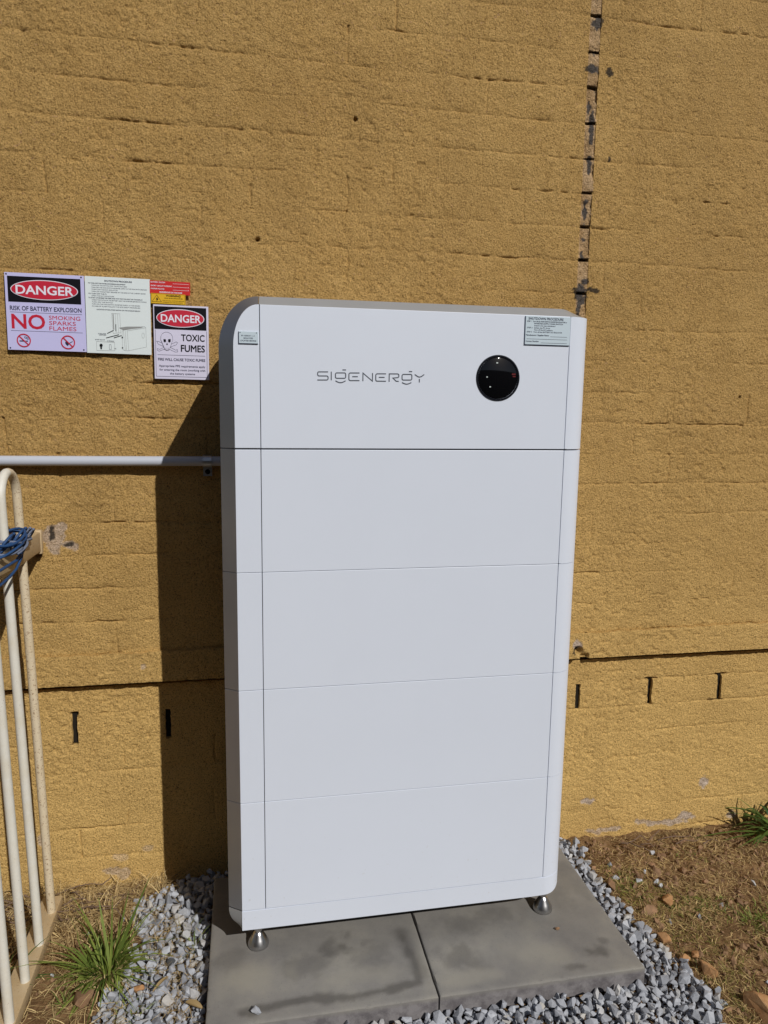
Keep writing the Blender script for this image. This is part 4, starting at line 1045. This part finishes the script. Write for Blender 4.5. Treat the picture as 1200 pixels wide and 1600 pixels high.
# saddle clip
bm = bmesh.new()
pts = [(0.389+0.0150*math.cos(math.radians(a)), 1.1465+0.0150*math.sin(math.radians(a))) for a in np.linspace(80, 280, 16)]
pts = [(0.404, pts[0][1])] + pts + [(0.402, 1.1315-0.0), (0.402, 1.106)]
th_ = 0.0014
for (y0, z0), (y1, z1) in zip(pts[:-1], pts[1:]):
    a = [bm.verts.new((-0.0885, y0, z0)), bm.verts.new((-0.0655, y0, z0)), bm.verts.new((-0.0655, y1, z1)), bm.verts.new((-0.0885, y1, z1))]
    bm.faces.new(a)
bmesh.ops.remove_doubles(bm, verts=bm.verts, dist=1e-5)
bmesh.ops.solidify(bm, geom=list(bm.faces), thickness=th_)
cl = link('saddle_clip', bm_mesh('saddle_clip', bm), M_zinc, cond); cl.matrix_parent_inverse = CI
bm = bmesh.new(); add_lathe(bm, [(0, 0.0035), (0.004, 0.0032), (0.0065, 0.001), (0.0068, 0)], n=20)
bmesh.ops.rotate(bm, verts=bm.verts, matrix=Matrix.Rotation(math.radians(90), 3, 'X')); bmesh.ops.translate(bm, verts=bm.verts, vec=(-0.077, 0.4002, 1.1175))
link('screw_head', bm_mesh('screw_head', bm, True), M_ink, cl)

# ================================================================== GATE
gate = empty('loop_top_fence', (-0.49, 0.2, -0.03))
tag(gate, 'old white loop top tube fence panel at the left edge, blue rope on its rail', 'fence')
GI = Matrix.Translation(gate.location).inverted()
def gpart(nm, me, mt, par=None):
    o = link(nm, me, mt, par or gate)
    if par is None: o.matrix_parent_inverse = GI
    return o
def gx_(z): return -0.4865 - 0.0215*(z+0.03)
ys = [0.2600, 0.1440, 0.0290, -0.0850, -0.2, -0.315, -0.43, -0.545]
for i in range(0, 8, 2):
    y1, y0 = ys[i], ys[i+1]; r = (y1-y0)/2; yc = (y0+y1)/2; zt = 1.135
    pts = [(gx_(z), y0, z) for z in (-0.012, 0.3, 0.6, 0.9, zt-r)]
    pts += [(gx_(zt-r+r*math.sin(math.radians(a))), yc-r*math.cos(math.radians(a)), zt-r+r*math.sin(math.radians(a))) for a in np.linspace(12, 168, 14)]
    pts += [(gx_(z), y1, z) for z in (zt-r, 0.9, 0.6, 0.3, -0.012)]
    bm = bmesh.new(); add_tube(bm, pts, 0.0104, 16, False)
    me = bm_mesh('loop_tube', bm, True)
    me.materials.append(M_cream); me.materials.append(M_cream2)
    for f in me.polygons:
        c = f.center
        if i == 0 and c.y > yc: f.material_index = 1
    o = gpart('loop_tube', me, None)
bm = bmesh.new(); add_box(bm, -0.524, -0.474, -0.9, 0.322, -0.040, -0.010, 0.002, 2)
for v in bm.verts: v.co.z += 0.0012*float(vnoise(v.co.y*9, v.co.x*30, 5))
gpart('bottom_rail', smooth_by_angle(bm_mesh('bottom_rail', bm), 40), M_rail)
bm = bmesh.new(); add_box(bm, -0.536, -0.4965, -0.9, 0.385, 0.915, 0.966, 0.003, 2)
gpart('top_rail', smooth_by_angle(bm_mesh('top_rail', bm), 40), M_rail)
bm = bmesh.new(); add_box(bm, -0.536, -0.4945, 0.384, 0.402, 0.908, 0.970, 0.003, 2)
gpart('wall_bracket', smooth_by_angle(bm_mesh('wall_bracket', bm), 40), M_rail)

# rope: loose coils wound round the tubes above the rail
bm = bmesh.new(); bm2 = bmesh.new(); rs = random.Random(5)
for k in range(7):
    cy, cz = 0.125+rs.uniform(-0.012, 0.012), 0.972+0.0038*k+rs.uniform(-0.002, 0.002)
    ry, rx = rs.uniform(0.050, 0.068), rs.uniform(0.026, 0.040); tl = rs.uniform(-0.18, 0.18); ph = rs.uniform(0, 360)
    pts = []
    for a in np.linspace(0, 380, 30):
        t = math.radians(a+ph); wob = 0.003*math.sin(3*t+k)
        x = gx_(cz)+0.006+(rx+wob)*math.cos(t); y = cy+(ry+wob)*math.sin(t); z = cz+tl*(ry)*math.sin(t)*0.5+0.006*math.sin(2*t+k)+a/380*0.005
        pts.append((x, y, z))
    add_tube(bm if k % 4 else bm2, pts, 0.0031, 8)
for (cy, r_, z0_, q) in ((0.175, 0.034, 0.985, bm), (0.21, 0.03, 0.982, bm2), (0.235, 0.03, 0.975, bm2), (0.09, 0.03, 0.99, bm)):
    pts = [(gx_(1)+0.02+0.016*math.cos(math.radians(a)), cy+r_*math.sin(math.radians(a)), z0_+r_*0.75*math.cos(math.radians(a*1.0))) for a in np.linspace(0, 350, 24)]
    add_tube(q, pts, 0.0031, 8)
add_tube(bm, [(-0.477, 0.17, 1.0), (-0.474, 0.165, 0.975), (-0.476, 0.15, 0.95), (-0.480, 0.12, 0.928), (-0.482, 0.08, 0.92), (-0.482, 0.02, 0.917), (-0.482, -0.05, 0.92), (-0.48, -0.12, 0.93), (-0.47, -0.18, 0.97)], 0.0031, 8)
add_tube(bm, [(-0.478, 0.20, 0.995), (-0.4745, 0.165, 0.963), (-0.478, 0.12, 0.948), (-0.481, 0.03, 0.948), (-0.481, -0.08, 0.952)], 0.0034, 8)
add_tube(bm2, [(-0.52, 0.24, 0.974), (-0.49, 0.27, 0.982), (-0.482, 0.25, 0.972), (-0.483, 0.21, 0.975), (-0.482, 0.16, 0.971)], 0.0034, 8)
rope = link('rope', bm_mesh('rope', bm, True), M_rope); tag(rope, 'blue rope wound in loose coils round the fence tubes above the top rail', 'rope')
o = link('faded_strand', bm_mesh('faded_strand', bm2, True), M_rope2, rope)

# ================================================================== PLANTS
def blades(name, base, dirs, length, width, droop, mt, shade=None, seg=5, parent=None, curl=None):
    """ribbon blades: base (n,3), dirs (n,3), all numpy"""
    n = len(base); side = np.cross(dirs, [0, 0, 1.0]); ln = np.linalg.norm(side, axis=1)[:, None]; side = np.where(ln > 1e-3, side/np.maximum(ln, 1e-6), [[1, 0, 0]])
    if curl is None: curl = np.zeros((n, 3))
    V = np.zeros((n, seg+1, 2, 3))
    for k in range(seg+1):
        t = k/seg
        p = base + dirs*(length*t)[:, None] + np.stack([np.zeros(n), np.zeros(n), -droop*length*t*t], 1) + curl*(length*t*t)[:, None]
        wv = width*(0.55+0.45*min(1, t*4))*(1-t)**0.6 if k < seg else width*0.05
        V[:, k, 0] = p-side*(wv/2)[:, None]; V[:, k, 1] = p+side*(wv/2)[:, None]
    b0 = (np.arange(n)*(seg+1)*2)[:, None]
    k = np.arange(seg)*2
    F = np.stack([b0+k, b0+k+1, b0+k+3, b0+k+2], -1).reshape(-1, 4)
    me = mesh_np(name, V.reshape(-1, 3), F, True)
    sh = np.repeat(RNG.random(n) if shade is None else shade, (seg+1)*2)
    a = me.attributes.new('shade', 'FLOAT', 'POINT'); a.data.foreach_set('value', sh.astype(np.float32))
    return link(name, me, mt, parent)
def flatstraw(n, x, y, hmin, hmax, l0, l1, w0, w1, up_=0.25):
    z = ground_z(x, y)+RNG.uniform(hmin, hmax, n); th = RNG.uniform(0, 2*np.pi, n); e = RNG.normal(0, up_, n)
    d = np.stack([np.cos(th)*np.cos(e), np.sin(th)*np.cos(e), np.sin(e)], 1)
    cr = RNG.normal(0, 0.3, (n, 3)); cr[:, 2] *= 0.3
    return np.stack([x, y, z], 1), d, RNG.uniform(l0, l1, n), RNG.uniform(w0, w1, n), cr

# dead grass and straw on the soil
n = 42000; x = RNG.uniform(0.98, 2.05, n); y = RNG.uniform(-0.5, 0.425, n)
k = (gravel_mask(x, y) < 0.25) & (RNG.random(n) < 0.28+0.72*sstep(-0.15, 0.45, fbm(x*9, y*9, 3, 700)))
x, y = x[k], y[k]; b, d, l, w_, cr = flatstraw(len(x), x, y, -0.002, 0.008, 0.008, 0.034, 0.0008, 0.0026)
o = blades('dry_grass', b, d, l, w_, np.full(len(x), 0.1), M_straw, curl=cr, seg=3); tag(o, kind='stuff'); o['label'] = 'short dry straw and dead grass over the brown soil right of the gravel'
n = 22000; x = RNG.uniform(-0.95, -0.10, n); y = RNG.uniform(-0.35, 0.425, n)
k = (gravel_mask(x, y) < 0.35) | ((y > 0.32) & (x < -0.2) & (x > -0.3))
k &= RNG.random(n) < 0.25+0.75*sstep(0.1, 0.3, y)
x, y = x[k], y[k]; b, d, l, w_, cr = flatstraw(len(x), x, y, -0.002, 0.012, 0.015, 0.080, 0.0010, 0.0032, 0.35)
b[:, 2] += 0.022*sstep(0.2, 0.36, y)*RNG.random(len(x))
o = blades('straw_litter', b, d, l, w_, np.full(len(x), 0.12), M_straw2, curl=cr*1.4, seg=4); tag(o, kind='stuff'); o['label'] = 'tangled straw litter along the foot of the wall on the left'
n = 2600; x = RNG.uniform(-0.3, -0.09, n); y = RNG.uniform(-0.2, 0.36, n)
k = RNG.random(n) < 0.15+0.85*sstep(0.1, 0.5, fbm(x*14, y*14, 2, 720)); x, y = x[k], y[k]
b, d, l, w_, cr = flatstraw(len(x), x, y, 0.018, 0.03, 0.012, 0.045, 0.0007, 0.0018, 0.2)
o = blades('straw_scraps', b, d, l, w_, np.full(len(x), 0.1), M_straw, curl=cr, seg=3); tag(o, kind='stuff'); o['label'] = 'thin straw scraps caught between the left gravel stones'

# twigs at the wall foot
bm = bmesh.new()
for i in range(46):
    x = random.uniform(-0.66, -0.36) if i < 40 else random.uniform(1.15, 1.45); y = random.uniform(0.25, 0.40); a = random.uniform(-1.2, 0.5); l = random.uniform(0.04, 0.15)
    z = float(ground_z(np.array([x]), np.array([y]))[0])+random.uniform(0.005, 0.035)
    pts = []; 
    for t in np.linspace(0, 1, 6):
        pts.append((x+math.cos(a)*l*t+0.008*math.sin(4*t+i), y+math.sin(a)*l*t*0.6+0.006*math.cos(5*t+i), z+random.uniform(-0.1, 0.25)*l*t+0.004*math.sin(6*t+i)))
    pts = [(p_[0], min(p_[1], 0.418), p_[2]) for p_ in pts]
    add_tube(bm, pts, [random.uniform(0.0016, 0.003)*(1-0.6*t) for t in np.linspace(0, 1, 6)], 5)
tw = link('twig_litter', bm_mesh('twig_litter', bm, True), M_twig); tag(tw, kind='stuff'); tw['label'] = 'dead brown twigs and roots at the foot of the wall behind the fence'
# short olive turf on the right
n = 15000; x = RNG.uniform(1.03, 2.05, n); y = RNG.uniform(-0.5, 0.30, n)
dens = sstep(0.0, 0.35, fbm(x*6.2+4, y*6.2, 3, 730)+0.22-0.8*sstep(0.08, 0.3, y))
k = (gravel_mask(x, y) < 0.2) & (RNG.random(n) < dens); x, y = x[k], y[k]; n = len(x)
z = ground_z(x, y); th = RNG.uniform(0, 2*np.pi, n); e = RNG.uniform(0.3, 1.3, n)
d = np.stack([np.cos(th)*np.cos(e), np.sin(th)*np.cos(e), np.sin(e)], 1)
o = blades('turf', np.stack([x, y, z-0.001], 1), d, RNG.uniform(0.012, 0.036, n), RNG.uniform(0.001, 0.0024, n), RNG.uniform(0.2, 0.7, n), M_turf, seg=4); tag(o, kind='stuff'); o['label'] = 'patchy short olive and yellow grass on the right soil'
# crumbs of soil
n = 3600; x = np.concatenate([RNG.uniform(1.0, 2.0, n), RNG.uniform(-0.8, -0.28, 700)]); y = RNG.uniform(-0.5, 0.40, len(x))
k = gravel_mask(x, y) < 0.3; x, y = x[k], y[k]
o = scatter_stones('soil_crumbs', np.stack([x, y, ground_z(x, y)+0.001], 1), RNG.gamma(1.6, 0.0026, len(x))+0.0012, M_brownrock); tag(o, kind='stuff'); o['label'] = 'small crumbs of brown and orange earth'

def tuft(name, label, cat, x, y, z, n, l0, l1, w0, w1, spread, mt, droop=(0.2, 0.6), lean=(0, 0), group=None, base_mt=None, base_n=0, azim=None, e0=0.35, e1=1.35):
    r = empty(name, (x, y, z)); tag(r, label, cat, group)
    for i in range(n):
        th = random.uniform(0, 2*math.pi) if azim is None else random.uniform(*azim); e = random.uniform(e0, e1)
        d = np.array([[math.cos(th)*math.cos(e)+lean[0], math.sin(th)*math.cos(e)+lean[1], math.sin(e)]]); d /= np.linalg.norm(d)
        b = np.array([[math.cos(th)*random.uniform(0, spread), math.sin(th)*random.uniform(0, spread), 0.0]])
        blades('leaf', b, d, np.array([random.uniform(l0, l1)]), np.array([random.uniform(w0, w1)]), np.array([random.uniform(*droop)]), mt, np.array([random.random()]), 6, r, np.array([[random.gauss(0, 0.24), random.gauss(0, 0.24), random.gauss(0, 0.08)]]))
    if base_mt:
        th = RNG.uniform(0, 2*np.pi, base_n); e = RNG.uniform(0.5, 1.4, base_n)
        d = np.stack([np.cos(th)*np.cos(e), np.sin(th)*np.cos(e), np.sin(e)], 1); rr = RNG.uniform(0, spread*1.3, base_n)
        blades('dead_base', np.stack([np.cos(th)*rr, np.sin(th)*rr, np.zeros(base_n)], 1), d, RNG.uniform(0.012, 0.030, base_n), RNG.uniform(0.002, 0.004, base_n), np.full(base_n, 0.3), base_mt, RNG.uniform(0.7, 1.0, base_n), 3, r)
    return r
t1 = tuft('grass_tussock', 'big green grass tussock with pale dead base, left of the gravel', 'grass plant', -0.318, 0.062, -0.046, 220, 0.07, 0.185, 0.0036, 0.0088, 0.036, M_leaf, (0.2, 0.85), (-0.05, 0.12), base_mt=M_straw, base_n=260, e0=0.15, e1=1.3)
for dx, dy, l, wd_, ez in ((0.085, 0.10, 0.235, 0.013, 1.0), (0.06, 0.10, 0.20, 0.010, 1.2), (-0.05, 0.09, 0.19, 0.010, 1.2), (0.012, 0.10, 0.20, 0.007, 1.4), (-0.14, -0.03, 0.15, 0.007, 0.25), (-0.16, 0.0, 0.13, 0.006, 0.2), (-0.13, 0.02, 0.13, 0.006, 0.4), (0.06, -0.09, 0.08, 0.007, 0.5), (0.09, -0.05, 0.08, 0.006, 0.4)):
    h_ = math.hypot(dx, dy); d = np.array([[dx/h_*math.cos(ez), dy/h_*math.cos(ez), math.sin(ez)]])
    blades('leaf', np.array([[0.01, 0.0, 0.0]]), d, np.array([l]), np.array([wd_]), np.array([0.10 if ez > 0.9 else 0.3]), M_leaf, np.array([random.uniform(0.1, 0.9)]), 8, t1)
tuft('weed_tuft', 'thin green weed growing in the gravel beside the left paver', 'weed', -0.118, 0.115, -0.045, 22, 0.03, 0.075, 0.0012, 0.0026, 0.02, M_leaf, (0.1, 0.5))
tuft('weed_tuft', 'sparse pale weed in the left gravel, nearer the tussock', 'weed', -0.155, 0.175, -0.045, 18, 0.02, 0.06, 0.0012, 0.0026, 0.02, M_turf, (0.1, 0.5))
tuft('grass_tuft', 'short green grass tuft at the bottom edge below the small orange stone', 'grass plant', -0.245, -0.075, -0.048, 46, 0.02, 0.045, 0.0012, 0.0026, 0.045, M_leaf, (0.1, 0.5))
tuft('grass_tuft', 'dark green grass tuft behind the bottom rail of the fence, at the left edge', 'grass plant', -0.555, 0.055, -0.050, 46, 0.06, 0.14, 0.003, 0.0065, 0.03, M_leafdark, (0.2, 0.6))
tuft('grass_tuft', 'small green tuft against the wall behind the fence tubes', 'grass plant', -0.54, 0.385, -0.07, 16, 0.05, 0.11, 0.002, 0.004, 0.02, M_leaf, (0.1, 0.3))
tuft('grass_tuft', 'thin green shoots in front of the brown stone by the bottom rail', 'grass plant', -0.395, -0.015, -0.048, 12, 0.03, 0.07, 0.002, 0.0045, 0.012, M_leaf, (0.1, 0.4))
tuft('grass_tuft', 'bright green grass tuft on the soil at the right edge', 'grass plant', 1.335, -0.045, -0.048, 70, 0.02, 0.05, 0.0016, 0.003, 0.035, M_leaf, (0.2, 0.6))
tuft('grass_tuft', 'low green grass by the long orange stone', 'grass plant', 1.215, 0.055, -0.048, 26, 0.02, 0.05, 0.0014, 0.0026, 0.03, M_leaf, (0.3, 0.9), e0=0.1, e1=0.8)
tuft('leafy_weed', 'dark green arching leafy weed against the wall at the right edge', 'weed', 1.72, 0.330, -0.065, 85, 0.12, 0.27, 0.008, 0.014, 0.04, M_leafdark, (0.35, 0.85), (-0.22, 0.0), e0=0.45, e1=1.35)
tuft('leafy_weed', 'low dark weed rosette on the soil beside the arching weed', 'weed', 1.66, 0.26, -0.055, 24, 0.03, 0.08, 0.006, 0.010, 0.03, M_leafdark, (0.2, 0.6), e0=0.2, e1=1.0)
th = RNG.uniform(0, 2*np.pi, 90); e = RNG.uniform(0.05, 1.1, 90)
d = np.stack([np.cos(th)*np.cos(e), np.sin(th)*np.cos(e), np.sin(e)], 1); rr = RNG.uniform(0, 0.035, 90)
blades('dead_leaves', np.stack([np.cos(th)*rr, np.sin(th)*rr, np.zeros(90)], 1), d, RNG.uniform(0.04, 0.13, 90), RNG.uniform(0.002, 0.005, 90), RNG.uniform(0.3, 1.0, 90), M_straw2, RNG.uniform(0.3, 1.0, 90), 6, t1, RNG.normal(0, 0.35, (90, 3))*[1, 1, 0.2])
n = 5200; x = RNG.uniform(1.04, 2.0, n); y = RNG.uniform(-0.4, 0.26, n)
dens = sstep(0.28, 0.55, fbm(x*7.5+2, y*7.5+5, 2, 760)+0.16)
k = (gravel_mask(x, y) < 0.15) & (RNG.random(n) < dens); x, y = x[k], y[k]; n = len(x)
th = RNG.uniform(0, 2*np.pi, n); e = RNG.uniform(0.2, 1.2, n); d = np.stack([np.cos(th)*np.cos(e), np.sin(th)*np.cos(e), np.sin(e)], 1)
o = blades('green_turf', np.stack([x, y, ground_z(x, y)-0.001], 1), d, RNG.uniform(0.015, 0.045, n), RNG.uniform(0.0014, 0.003, n), RNG.uniform(0.3, 0.9, n), M_leaf, seg=4, curl=RNG.normal(0, 0.2, (n, 3))*[1, 1, 0]); tag(o, kind='stuff'); o['label'] = 'green patches of creeping grass on the right soil'
# curled dead leaf by the paver
def dead_leaf(x, y, z, l, wd, rz, label):
    xs = np.linspace(0, 1, 9); vs = np.linspace(-1, 1, 5); V = []
    for u in xs:
        ww = wd*math.sin(math.pi*min(1, u*0.95+0.05))**0.7
        for v in vs: V.append((l*(u-0.5), ww*v/2, 0.35*ww*abs(v)**1.5+0.10*l*math.sin(u*3)))
    idx = np.arange(45).reshape(9, 5); F = np.stack([idx[:-1, :-1], idx[:-1, 1:], idx[1:, 1:], idx[1:, :-1]], -1).reshape(-1, 4)
    me = mesh_np('dead_leaf', V, F, True); a = me.attributes.new('shade', 'FLOAT', 'POINT'); a.data.foreach_set('value', np.full(45, 0.35, np.float32))
    o = link('dead_leaf', me, M_straw); o.location = (x, y, z); o.rotation_euler = (0.2, 0.1, rz); tag(o, label, 'leaf')
dead_leaf(-0.105, -0.095, -0.022, 0.045, 0.014, -0.5, 'curled orange brown dead leaf on the gravel against the left paver')
dead_leaf(-0.185, -0.02, -0.022, 0.055, 0.008, 1.0, 'pale dry leaf blade lying on the left gravel')

# ================================================================== ADDED BLOCKER FENCE, unseen, cuts sky and bounce light (mirrored in the round display)
M_pal = mat('dark_blocker_sheet', (0.028, 0.032, 0.03), 0.6)
yf = empty('blocker_fence', (0.4, -3.9, -0.06)); tag(yf, 'added unseen dark fence opposite the wall, blocks sky and bounced light, mirrored in the round display', 'fence')
YI = Matrix.Translation(yf.location).inverted(); pan = pst = None
for k in range(9):
    x = 0.4+(k-4)*2.38
    if pan is None:
        bm = bmesh.new(); xs = np.linspace(-1.16, 1.16, 59); a = []
        for i, u in enumerate(xs):
            yo = 0.018 if (i//2) % 2 else 0.0
            a.append((bm.verts.new((u, yo, 0)), bm.verts.new((u, yo, 2.5))))
        for p_, q_ in zip(a[:-1], a[1:]): bm.faces.new((p_[0], q_[0], q_[1], p_[1]))
        bmesh.ops.solidify(bm, geom=list(bm.faces), thickness=0.002)
        pan = bm_mesh('blocker_panel', bm)
        bm = bmesh.new(); add_box(bm, -0.03, 0.03, -0.03, 0.04, 0, 2.56, 0.003); pst = bm_mesh('blocker_post', bm)
        bm = bmesh.new(); add_box(bm, -1.158, 1.158, -0.02, 0.035, 2.5, 2.55, 0.004); rl = bm_mesh('blocker_rail', bm)
    for nm, me, xx in (('blocker_panel', pan, x), ('blocker_rail', rl, x), ('blocker_post', pst, x-1.19)):
        o = link(nm, me, M_pal, yf); o.location = (xx-0.4, 0, 0)
